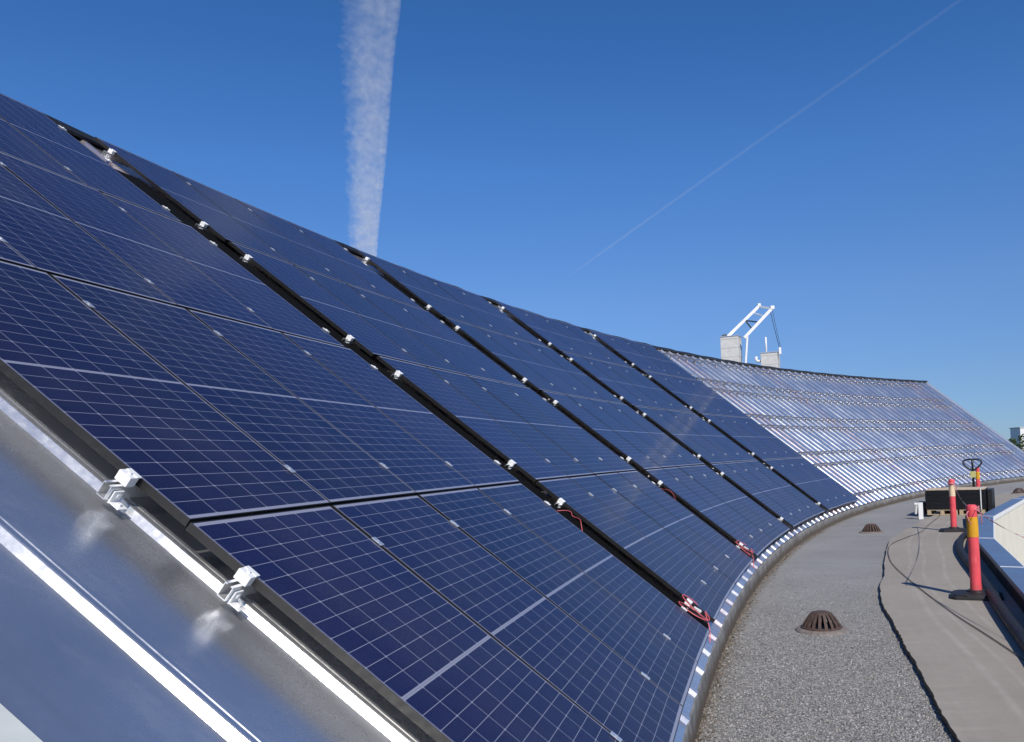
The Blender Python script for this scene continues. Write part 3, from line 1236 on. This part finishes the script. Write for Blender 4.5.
# floor of the light well
bm = bmesh.new()
bm.faces.new([bm.verts.new((p.x, p.y, -4.4)) for p in INNER] + [bm.verts.new(v) for v in ((60, 41, -4.4), (60, 0.1, -4.4))])
tag(mesh_obj("courtyard_floor", bm, simple("pale_paving", (0.35, 0.34, 0.32), 0.9)), kind="structure")

# ------------------------------------------------------------------ hose
def hose():
    pts = [(9.1, 20.2, .115), (8.50, 18.85, .115), (7.66, 16.95, .115), (6.84, 15.5, .115), (6.16, 14.03, .115), (5.62, 12.57, .115), (5.17, 11.25, .115), (4.62, 9.75, .115), (4.18, 8.55, .115), (3.55, 6.75, .115), (2.6, 4.1, .115)]
    bm = bmesh.new()
    tube(bm, spline(pts, 10), 0.060, 14)
    o = mesh_obj("drain_hose", bm, M_HOSE, None, True)
    tag(o, "thick black hose lying along the foot of the parapet", "hose")
    pts = [(x + 0.16, y + 0.01 , 0.09) for x, y, z in pts[2:]]
    bm = bmesh.new()
    tube(bm, spline(pts, 10), 0.034, 12)


hose()

# ------------------------------------------------------------------ safety posts
def make_post():
    root = bpy.data.objects.new("safety_post", None)
    COL.objects.link(root)
    bm = bmesh.new()
    pr = [(0.0, 0.03), (0.075, 0.03), (0.072, 0.06), (0.066, 0.11), (0.0625, 0.20), (0.062, 0.60), (0.0605, 1.02), (0.062, 1.05), (0.062, 1.095), (0.056, 1.115), (0.035, 1.125), (0.0, 1.127)]
    lathe(bm, pr, 32)
    smooth_by_angle(mesh_obj("tube", bm, M_RED, root))
    bm = bmesh.new()
    lathe(bm, [(0.0615, 0.735), (0.0645, 0.737), (0.0640, 0.975), (0.0610, 0.977)], 32)
    smooth_by_angle(mesh_obj("band", bm, M_YEL, root))
    bm = bmesh.new()
    # heavy rubber foot: chamfered plate with a cut under each long side
    W, D = 0.29, 0.215
    def loop(w, d, c, z):
        return [bm.verts.new((x, y, z)) for x, y in ((-w + c, -d), (w - c, -d), (w, -d + c), (w, d - c), (w - c, d), (-w + c, d), (-w, d - c), (-w, -d + c))]
    ls = [loop(W, D, 0.06, 0.0), loop(W, D, 0.06, 0.030), loop(W - 0.04, D - 0.035, 0.05, 0.060), loop(0.12, 0.11, 0.04, 0.074)]
    for a, b in zip(ls, ls[1:]):
        for k in range(8):
            bm.faces.new((a[k], a[(k + 1) % 8], b[(k + 1) % 8], b[k]))
    bm.faces.new(ls[-1])
    bm.faces.new(ls[0][::-1])
    lathe(bm, [(0.105, 0.070), (0.10, 0.090), (0.070, 0.098)], 24)
    for sg in (-1, 1):
        box(bm, (sg * 0.14 - 0.045, -0.203, 0.052), (sg * 0.14 + 0.045, -0.06, 0.066), None, 0.006)
    mesh_obj("foot", bm, M_BLACK, root)
    return root


post = make_post()
PZ = 0.054
POSTS = [(4.47, 9.80, -0.43, (0.012, -0.010), "red safety post with a wide amber band, closest to the camera"), (7.55, 17.45, -0.41, (-0.012, 0.006), "red safety post with a cream band in front of the black stack"), (12.1, 26.0, -0.4, (0.0, 0.0), "red safety post with amber band standing behind the stacked pallets")]
for i, (x, y, rz, tl, lab) in enumerate(POSTS):
    o = post if i == 0 else copy_tree(post)
    o.matrix_world = Matrix.Translation((x, y, PZ)) @ Matrix.Rotation(tl[0], 4, 'X') @ Matrix.Rotation(tl[1], 4, 'Y') @ Matrix.Rotation(rz, 4, 'Z')
    tag(o, lab, "safety post", "safety posts beside the parapet")
    if i == 1:
        for ch in o.children:
            if ch.name.startswith("band"):
                ch.data = ch.data.copy()
                ch.data.materials[0] = M_CREAMBAND
                for v in ch.data.vertices:
                    v.co.z += 0.02
                ch["label"] = "cream band"
            if ch.name.startswith("foot"):
                ch.rotation_euler.z = 0.1


# barrier tape between the posts
def tape_material():
    g = G("barrier_tape")
    uv = g.n("ShaderNodeSeparateXYZ")
    g.t.links.new(g.coord("UV"), uv.inputs[0])
    st = g.math('FRACT', g.math('MULTIPLY', g.math('ADD', uv.outputs[0], g.math('MULTIPLY', uv.outputs[1], 1.0)), 5.0))
    c = g.mix(g.math('GREATER_THAN', st, 0.5), (0.72, 0.70, 0.68), (0.62, 0.05, 0.06))
    g.set(color=c, rough=0.4)
    return g.m


M_TAPE = tape_material()


def tape(name, pts, label, wob=0.5, width=0.05, seed=0):
    rnd = random.Random(seed)
    P = spline(pts, 14)
    bm = bmesh.new()
    lay = bm.loops.layers.uv.new("UVMap")
    prev = None
    d = 0
    for i, p in enumerate(P):
        t = (P[min(i + 1, len(P) - 1)] - P[max(i - 1, 0)]).normalized()
        side = t.cross(Vector((0, 0, 1))).normalized()
        a = 0.35 + wob * math.sin(i * 0.23 + seed) + wob * 0.6 * math.sin(i * 0.071 + 2 * seed)
        w = (Vector((0, 0, 1)) * math.cos(a) + side * math.sin(a)) * width / 2 * 0.55
        th = t.cross(w).normalized() * 0.0006
        if i:
            d += (p - P[i - 1]).length
        row = [(bm.verts.new(p + w + th), (d, 0.05)), (bm.verts.new(p - w + th), (d, 0.0)), (bm.verts.new(p - w - th), (d, 0.0)), (bm.verts.new(p + w - th), (d, 0.05))]
        if prev:
            for k in range(4):
                q = (prev[k], prev[(k + 1) % 4], row[(k + 1) % 4], row[k])
                f = bm.faces.new([x[0] for x in q])
                for l, x in zip(f.loops, q):
                    l[lay].uv = x[1]
        prev = row
    tag(mesh_obj(name, bm, M_TAPE, None, True), label, "barrier tape", "red and white barrier tape")


tape("barrier_tape", [(7.53, 17.36, 1.08), (6.75, 15.4, 1.03), (5.98, 13.5, 1.01), (5.20, 11.6, 1.05), (4.46, 9.86, 1.13)], "red and white tape from the amber-banded near post to the cream-banded post", 0.5, 0.022, 1)
tape("barrier_tape", [(4.48, 9.74, 1.12), (4.26, 8.6, 1.0), (4.12, 7.6, 0.94), (4.02, 6.4, 0.95), (3.96, 5.2, 1.02)], "twisted tape from the near post out over the cream-lined opening", 0.9, 0.022, 3)

# thin dark tube modelled as the barrier tape's shadow on the walkway
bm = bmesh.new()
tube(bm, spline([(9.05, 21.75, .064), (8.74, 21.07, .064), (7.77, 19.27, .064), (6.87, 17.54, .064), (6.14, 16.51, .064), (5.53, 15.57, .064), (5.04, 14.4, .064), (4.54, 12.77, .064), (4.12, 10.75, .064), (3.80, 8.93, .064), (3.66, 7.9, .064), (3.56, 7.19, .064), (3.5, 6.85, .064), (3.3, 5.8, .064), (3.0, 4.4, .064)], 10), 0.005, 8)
tag(mesh_obj("tape_shadow_line", bm, simple("tape_shadow_brown", (0.05, 0.045, 0.04), 0.7), None, True), "thin dark tube modelled as the barrier tape shadow curving over the pale walkway from the stack", "cable")

# short tape ends knotted round the two posts
def knot(x, y, z, label, seed):
    rnd = random.Random(seed)
    bm = bmesh.new()
    for q in range(3):
        zz = z + q * 0.016
        pts = [(x + 0.068 * math.cos(a), y + 0.068 * math.sin(a), zz + 0.01 * math.sin(a * 2 + q)) for a in np.linspace(0, 6.28, 22)[:-1]]
        tube(bm, pts, 0.007, 6, True)
    for q in range(2):
        a = rnd.uniform(3.4, 5.4)
        tube(bm, spline([(x + 0.066 * math.cos(a), y + 0.066 * math.sin(a), z), (x + 0.12 * math.cos(a), y + 0.12 * math.sin(a), z - 0.05), (x + 0.10 * math.cos(a + .3), y + 0.10 * math.sin(a + .3), z - 0.17)], 5), 0.006, 6)
    tag(mesh_obj("tape_knot", bm, simple("pink_tape", (0.62, 0.22, 0.25), 0.5), None, True), label, "tape knot")


knot(POSTS[0][0] + 0.01, POSTS[0][1], PZ + 1.06, "pinkish tape wound round the top of the near post", 1)
knot(POSTS[1][0] - 0.01, POSTS[1][1], PZ + 1.02, "pinkish tape wound round the top of the cream-banded post", 2)

# ------------------------------------------------------------------ stack on pallets, pallet truck, white board
SX = Vector((0.866, -0.5, 0))
SY = Vector((0.5, 0.866, 0))
SM = Matrix((SX, SY, Vector((0, 0, 1)))).transposed().to_4x4()
SM.translation = (8.75, 21.92, 0.054)


def pallet(x0, w, d, label):
    root = empty("wooden_pallet", SM @ Matrix.Translation((x0, 0, 0)))
    for nm, z0, z1 in (("bottom_board", 0.0, 0.02), ("top_board", 0.122, 0.142)):
        for y in (0.0, d * 0.5 - 0.05, d - 0.1) if nm == "bottom_board" else np.linspace(0, d - 0.1, 8):
            bm = bmesh.new()
            box(bm, (0, y, z0), (w, y + 0.1, z1), None, 0.002)
            mesh_obj(nm, bm, M_WOOD, root)
    for x in (0.0, w / 2 - 0.05, w - 0.1):
        for y in (0.004, d / 2 - 0.06, d - 0.124):
            bm = bmesh.new()
            box(bm, (x + 0.003, y, 0.0205), (x + 0.097, y + 0.12, 0.1215), None, 0.003)
            mesh_obj("block", bm, M_WOOD, root)
    tag(root, label, "pallet", "pallets under the black stack")


pallet(0.03, 0.76, 1.05, "pale wooden pallet under the left half of the black stack")
pallet(0.83, 0.62, 1.05, "pale wooden pallet under the right half of the black stack")


def stack():
    root = empty("panel_stack", SM @ Matrix.Translation((0, 0, 0.143)))
    bm = bmesh.new()
    n = 14
    for i in range(n):
        z = i * 0.037
        j = random.uniform(-0.006, 0.006)
        box(bm, (0.0 + j, -0.01 + j, z + 0.001), (1.47 + j, 1.06, z + 0.036), None, 0.002)
    mesh_obj("stacked_frame", bm, simple("stack_black", (0.012, 0.012, 0.014), 0.4, 0.2, 0.2, 20), root)
    bm = bmesh.new()
    box(bm, (0.02, 0.0, n * 0.037 + 0.001), (1.45, 1.04, n * 0.037 + 0.026), None, 0.004)
    mesh_obj("cover_board", bm, M_CARD, root)
    bm = bmesh.new()
    box(bm, (1.36, -0.024, 0.0), (1.385, -0.020, n * 0.037 + 0.034))
    box(bm, (1.36, -0.020, n * 0.037 + 0.031), (1.385, 1.06, n * 0.037 + 0.034))
    mesh_obj("strap", bm, M_WHITE, root)
    bm = bmesh.new()
    box(bm, (1.50, 0.35, -0.14), (1.62, 1.10, 0.50), None, 0.01)
    mesh_obj("side_crate", bm, simple("stack_side", (0.014, 0.014, 0.016), 0.5), root)
    tag(root, "black stack of flat panels under a pale board, strapped on pallets", "panel stack")
    o = empty("black_box", SM @ Matrix.Translation((-0.24, 0.15, 0.0)))
    bm = bmesh.new()
    box(bm, (0, 0, 0), (0.20, 0.5, 0.30), None, 0.012)
    mesh_obj("case", bm, M_BLACK, o)
    bm = bmesh.new()
    box(bm, (-0.006, -0.006, 0.302), (0.206, 0.506, 0.335), None, 0.006)
    mesh_obj("lid", bm, M_BLACK, o)
    tag(o, "small black box on the ground at the left end of the stack", "box")


stack()


def pallet_truck():
    base = SM @ Matrix.Translation((1.00, 2.15, 0))
    root = empty("hand_pallet_truck", base)
    mblk = simple("truck_black", (0.02, 0.02, 0.022), 0.45)
    bm = bmesh.new()
    for x in (-0.18, 0.18):
        box(bm, (x - 0.07, -1.1, 0.05), (x + 0.07, 0.12, 0.085), None, 0.008)
    mesh_obj("fork", bm, mblk, root)
    bm = bmesh.new()
    box(bm, (-0.22, 0.06, 0.086), (0.22, 0.16, 0.32), None, 0.02)
    tube(bm, [(0, 0.16, 0.12), (0, 0.16, 0.52)], 0.055, 14)
    mesh_obj("pump", bm, M_RED, root)
    bm = bmesh.new()
    tube(bm, [(-0.07, 0.16, 0.08), (0.07, 0.16, 0.08)], 0.08, 18)
    mesh_obj("wheel", bm, M_BLACK, root, False)
    bm = bmesh.new()
    tube(bm, [(0, 0.16, 0.50), (0, 0.12, 0.95), (0, 0.10, 1.10)], 0.034, 12)
    mesh_obj("shaft", bm, mblk, root, True)
    bm = bmesh.new()
    box(bm, (-0.075, 0.055, 0.90), (0.075, 0.10, 1.08), None, 0.01)
    mesh_obj("plate", bm, simple("faded_yellow_plate", (0.55, 0.52, 0.20), 0.5), root)
    bm = bmesh.new()
    Z = 1.10
    loop = [(0, Z), (0.10, Z + .06), (0.19, Z + .14), (0.245, Z + .22), (0.235, Z + .29), (0.15, Z + .325), (0.0, Z + .33), (-0.15, Z + .325), (-0.235, Z + .29), (-0.245, Z + .22), (-0.19, Z + .14), (-0.10, Z + .06)]
    tube(bm, [(x, 0.09, z) for x, z in loop], 0.026, 10, True)
    tube(bm, [(0, 0.10, Z - .02), (0, 0.09, Z + .20), (0, 0.09, Z + .33)], 0.030, 10)
    mesh_obj("handle", bm, mblk, root, True)
    tag(root, "hand pallet truck behind the stack, its black loop handle upright", "pallet truck")


pallet_truck()


def white_board():
    root = empty("white_bracket", Matrix.Translation((8.30, 21.35, 0.0)) @ Matrix.Rotation(-0.30, 4, 'Z'))
    bm = bmesh.new()
    box(bm, (0.02, -0.05, 0.0), (0.135, 0.03, 0.44), None, 0.006)
    mesh_obj("upright", bm, M_WHITE, root)
    bm = bmesh.new()
    box(bm, (-0.075, -0.045, 0.385), (0.019, 0.025, 0.436), None, 0.005)
    mesh_obj("top_bar", bm, M_WHITE, root)
    bm = bmesh.new()
    box(bm, (-0.085, -0.03, 0.13), (-0.035, 0.03, 0.384), Matrix.Rotation(0.12, 4, 'Y'), 0.006)
    mesh_obj("short_leg", bm, M_CONC, root)
    tag(root, "small white bent bracket standing on the roof left of the black stack", "bracket")


white_board()

# ------------------------------------------------------------------ shafts and hoist behind the ridge
def shaft(name, x, y, w, d, z1, label, lid=0.0):
    root = empty(name, Matrix.Translation((x, y, 4.95)) @ Matrix.Rotation(-0.38, 4, 'Z'))
    h = z1 - 4.95
    bm = bmesh.new()
    box(bm, (-w / 2, -d / 2, 0), (w / 2, d / 2, h), None, 0.012)
    mesh_obj("body", bm, M_CONC, root)
    bm = bmesh.new()
    box(bm, (-w / 2 - 0.025, -d / 2 - 0.025, h + 0.001), (w / 2 + 0.025, d / 2 + 0.025, h + 0.05), None, 0.008)
    mesh_obj("lid", bm, M_ALU, root)
    bm = bmesh.new()
    for zz in np.arange(0.5, h - 0.1, 0.45):
        box(bm, (-w / 2 - 0.006, -d / 2 - 0.006, zz), (w / 2 + 0.006, d / 2 + 0.006, zz + 0.012))
    mesh_obj("seam", bm, simple("seam_grey", (0.42, 0.42, 0.41), 0.8), root)
    tag(root, label, "ventilation shaft", "pale shafts behind the ridge")
    return root


shaft("vent_shaft", 6.82, 40.6, 0.90, 0.85, 7.82, "larger pale square shaft under the hoist arms behind the roof ridge")
b2 = shaft("vent_shaft", 8.76, 40.6, 0.84, 0.70, 6.93, "smaller pale square shaft with a white pole behind the roof ridge")
bm = bmesh.new()
tube(bm, [(0, 0, 0), (0, 0, 0.80)], 0.045, 10)
p_ = mesh_obj("vent_pole", bm, M_WHITE, b2, True)
p_.location = (-0.18, 0, 2.03)
bm = bmesh.new()
tube(bm, [(-0.42, -0.2, 1.62), (-0.62, -0.2, 1.62), (-0.68, -0.2, 1.72), (-0.66, -0.2, 1.86)], 0.07, 10)
mesh_obj("vent_hood", bm, M_WHITE, b2, True)


def hoist():
    root = empty("roof_hoist", Matrix.Translation((7.47, 40.6, 4.95)))
    inv = root.matrix_world.inverted()
    def I(x, y, z):
        return inv @ Vector((x, y, z))
    def bar(bm, a, b, w):
        a, b = I(*a), I(*b)
        t = (b - a)
        L = t.length
        q = t.to_track_quat('Z', 'Y').to_matrix().to_4x4()
        box(bm, (-w, -w, 0), (w, w, L), Matrix.Translation(a) @ q, 0.006)
    YA, YB = 40.75, 40.08
    A0, A1 = (6.69, YA, 7.90), (8.33, YA, 9.37)
    B0, B1 = (7.40, YB, 7.70), (8.83, YB, 9.10)
    for nm, p, q in (("arm", A0, A1), ("arm", B0, B1)):
        bm = bmesh.new()
        bar(bm, p, q, 0.075)
        mesh_obj(nm, bm, M_WHITE, root)
    bm = bmesh.new()
    bar(bm, A1, B1, 0.05)
    bar(bm, (8.03, YA, 9.06), (8.47, YB, 8.72), 0.03)
    mesh_obj("head", bm, M_ZINC, root)
    bm = bmesh.new()
    c0 = (7.62, YA, 8.68)
    c1 = (8.13, YB, 8.46)
    br = (7.80, YB, 8.14)
    bar(bm, c0, c1, 0.035)
    bar(bm, c0, br, 0.03)
    bar(bm, c1, br, 0.03)
    mesh_obj("brace", bm, simple("dark_steel", (0.10, 0.11, 0.13), 0.5, 0.5), root)
    bm = bmesh.new()
    bar(bm, (7.56, YB, 7.79), (7.25, YB, 4.96), 0.045)
    bar(bm, (6.69, YA, 7.88), (6.24, YA, 4.96), 0.045)
    mesh_obj("leg", bm, M_WHITE, root)
    bm = bmesh.new()
    box(bm, (-0.10, -0.10, -0.09), (0.10, 0.10, 0.09), Matrix.Translation(I(8.86, YB, 9.15)), 0.02)
    box(bm, (-0.08, -0.08, -0.12), (0.08, 0.08, 0.12), Matrix.Translation(I(8.35, YA, 9.39)), 0.02)
    mesh_obj("pulley_housing", bm, M_WHITE, root)
    bm = bmesh.new()
    tube(bm, [I(8.76, YB, 8.99), I(8.92, YB, 8.14), I(9.12, YB, 7.16)], 0.014, 6)
    tube(bm, [I(8.86, YB, 9.04), I(9.03, YB, 8.03), I(9.19, YB, 7.14)], 0.010, 6)
    mesh_obj("rope", bm, M_HOSE, root, True)
    bm = bmesh.new()
    box(bm, (-0.06, -0.06, -0.22), (0.06, 0.06, 0.12), Matrix.Translation(I(9.14, YB, 7.03)), 0.01)
    mesh_obj("hook_block", bm, M_WHITE, root)
    bm = bmesh.new()
    tube(bm, [I(6.41, YA, 7.92), I(6.63, YA, 7.97)], 0.07, 12)
    mesh_obj("winch_drum", bm, M_BLACK, root)
    tag(root, "white steel hoist with two slanted arms rising behind the roof ridge", "hoist")


hoist()

# ------------------------------------------------------------------ far trees and building
def foliage_material(name, c0, c1):
    g = G(name)
    p = g.geo()
    c = g.mix(g.mapr(g.noise(0.6, 4, 0.6, p), 0.35, 0.65, 0, 1), c0, c1)
    g.set(color=c, rough=0.8, spec=0.2)
    return g.m


M_LEAF = foliage_material("leaf_green", (0.028, 0.05, 0.018), (0.06, 0.085, 0.03))
M_BARK = simple("bark", (0.09, 0.07, 0.055), 0.9)


def tree(x, y, h, r, seed, label):
    rnd = random.Random(seed)
    root = empty("tree", Matrix.Translation((x, y, -12)))
    bm = bmesh.new()
    tube(bm, [(0, 0, 0), (0.15, 0, h * .35), (0, 0.1, h * .8)], [0.32, 0.24, 0.07], 8)
    for k in range(5):
        a = rnd.uniform(0, 6.28)
        z = h * rnd.uniform(.35, .65)
        tube(bm, [(0.1, 0, z), (math.cos(a) * r * .6, math.sin(a) * r * .6, z + h * .18)], [0.12, 0.03], 6)
    mesh_obj("trunk", bm, M_BARK, root)
    bm = bmesh.new()
    lumps = []
    for k in range(14):
        a = rnd.uniform(0, 6.28)
        q = r * rnd.uniform(0, .62)
        lumps.append((Vector((q * math.cos(a), q * math.sin(a), h * rnd.uniform(.42, .86))), r * rnd.uniform(.3, .5)))
    lumps.append((Vector((0, 0, h - r * .3)), r * .32))
    for k in range(1500):
        c, q = rnd.choice(lumps)
        d = Vector((rnd.gauss(0, 1), rnd.gauss(0, 1), rnd.gauss(0, 1))).normalized() * q * rnd.uniform(.55, 1.05)
        p = c + d
        a = Vector((rnd.gauss(0, 1), rnd.gauss(0, 1), rnd.gauss(0, 1))).normalized()
        b = a.orthogonal().normalized()
        s = rnd.uniform(.16, .38)
        bm.faces.new([bm.verts.new(p + v) for v in (a * s, b * s * .6, -a * s, -b * s * .6)])
    mesh_obj("crown", bm, M_LEAF, root)
    tag(root, label, "tree", "trees beyond the roof end")


tree(76.5, 150, 14.9, 2.6, 1, "dark green tree beyond the sloping roof end, leftmost of the group")
tree(79.6, 152, 15.5, 3.0, 2, "dark green tree in front of the white building past the roof end")
tree(83.6, 149, 14.8, 3.1, 3, "dark green tree at the right edge beyond the roof end")
tree(73.4, 160, 13.2, 2.6, 4, "low green tree almost hidden by the sloping roof end")


def building():
    root = empty("white_building", Matrix.Translation((177.4, 330, -12)))
    bm = bmesh.new()
    box(bm, (-5.5, 0, 0), (14, 8, 20.0), None, 0.05)
    mesh_obj("wall", bm, M_WHITE, root)
    bm = bmesh.new()
    box(bm, (-5.8, -0.3, 20.01), (14.3, 8.3, 20.35), None, 0.03)
    mesh_obj("roof", bm, M_CONC, root)
    mw = simple("dark_window", (0.05, 0.06, 0.08), 0.15)
    for i in range(5):
        for j in range(4):
            bm = bmesh.new()
            box(bm, (-3.2 + i * 3.4, -0.05, 3 + j * 4.0), (-1.6 + i * 3.4, -0.003, 5 + j * 4.0))
            mesh_obj("window", bm, mw, root)
    tag(root, "white block of a building far off behind the trees", "building")


building()

# ------------------------------------------------------------------ vapour trails, at their real height
def vapour(name, dens, wisp):
    g = G(name)
    t = g.t
    t.nodes.remove(g.b)
    v = g.n("ShaderNodeVolumePrincipled")
    v.inputs["Color"].default_value = (0.97, 0.98, 1.0, 1)
    v.inputs["Anisotropy"].default_value = -0.25
    if wisp:
        p = g.coord("Object")
        lo, hi, a0, a1 = wisp
        w = g.noise(0.0052, 6, 0.66, p)
        w2 = g.noise(0.0012, 3, 0.55, p)
        d = g.math('MULTIPLY', g.mapr(w, lo, hi, a0, a1), g.mapr(w2, 0.3, 0.7, 0.55, 1.35))
        t.links.new(g.math('MULTIPLY', d, dens), v.inputs["Density"])
        g.m.cycles.volume_step_rate = 0.03
    else:
        v.inputs["Density"].default_value = dens
    t.links.new(v.outputs[0], g.out.inputs["Volume"])
    return g.m


def trail_tube(name, pts, half_w, half_h, shift, mat, parent, per, rough_left):
    bm = bmesh.new()
    rnd = random.Random(3)
    P = spline(pts, per)
    n = len(P)
    seg = 24
    prev = None
    for i, p in enumerate(P):
        tdir = (P[min(i + 1, n - 1)] - P[max(i - 1, 0)]).normalized()
        side = tdir.cross(Vector((0, 0, 1))).normalized()
        f = i / (n - 1)
        tp = min(1.0, (1 - f) * 6 + 0.05) if parent is None else 1.0
        row = []
        for k in range(seg):
            a = k * 2 * math.pi / seg
            j = 1.0
            if rough_left:
                j += rnd.uniform(-rough_left, rough_left) * (1.0 if math.cos(a) < 0.2 else 0.12)
            row.append(bm.verts.new(p + side * (math.cos(a) * half_w(f) * tp * j + shift) + Vector((0, 0, 1)) * math.sin(a) * half_h * tp * j))
        if prev:
            for k in range(seg):
                bm.faces.new((prev[k], prev[(k + 1) % seg], row[(k + 1) % seg], row[k]))
        else:
            bm.faces.new(row[::-1])
        prev = row
    bm.faces.new(prev)
    return mesh_obj(name, bm, mat, parent)


WIDE = [(-3100, 12200, 9000), (-4004, 15260, 9000), (-4720, 17520, 9000), (-6190, 22488, 9000), (-9300, 32750, 9000), (-14733, 51480, 9000)]
wt = empty("vapour_trail", Matrix.Identity(4))
trail_tube("core", WIDE, lambda f: 430 - 30 * f, 150, 110, vapour("core_vapour", 3.6e-4, (0.34, 0.66, 0.35, 1.5)), wt, 22, 0.30)
trail_tube("veil", WIDE, lambda f: 560 - 40 * f, 150, 0, vapour("veil_vapour", 4.4e-4, (0.38, 0.64, 0.12, 1.6)), wt, 22, 0.24)
trail_tube("rim", WIDE, lambda f: 120, 90, 430, vapour("rim_vapour", 3.4e-4, (0.36, 0.62, 0.2, 1.5)), wt, 22, 0.2)
tag(wt, "broad fuzzy white vapour trail dropping straight behind the panels", "vapour trail", "vapour trails in the sky")
o = trail_tube("vapour_trail", [(8500, 13700, 9000), (7653, 16127, 9000), (5659, 21170, 9000), (2225, 30020, 9000), (-2265, 41860, 9000)], lambda f: 36 + 55 * f, 38, 0, vapour("thin_vapour", 4.6e-4, None), None, 6, 0)
tag(o, "thin straight white vapour trail slanting up to the right", "vapour trail", "vapour trails in the sky")
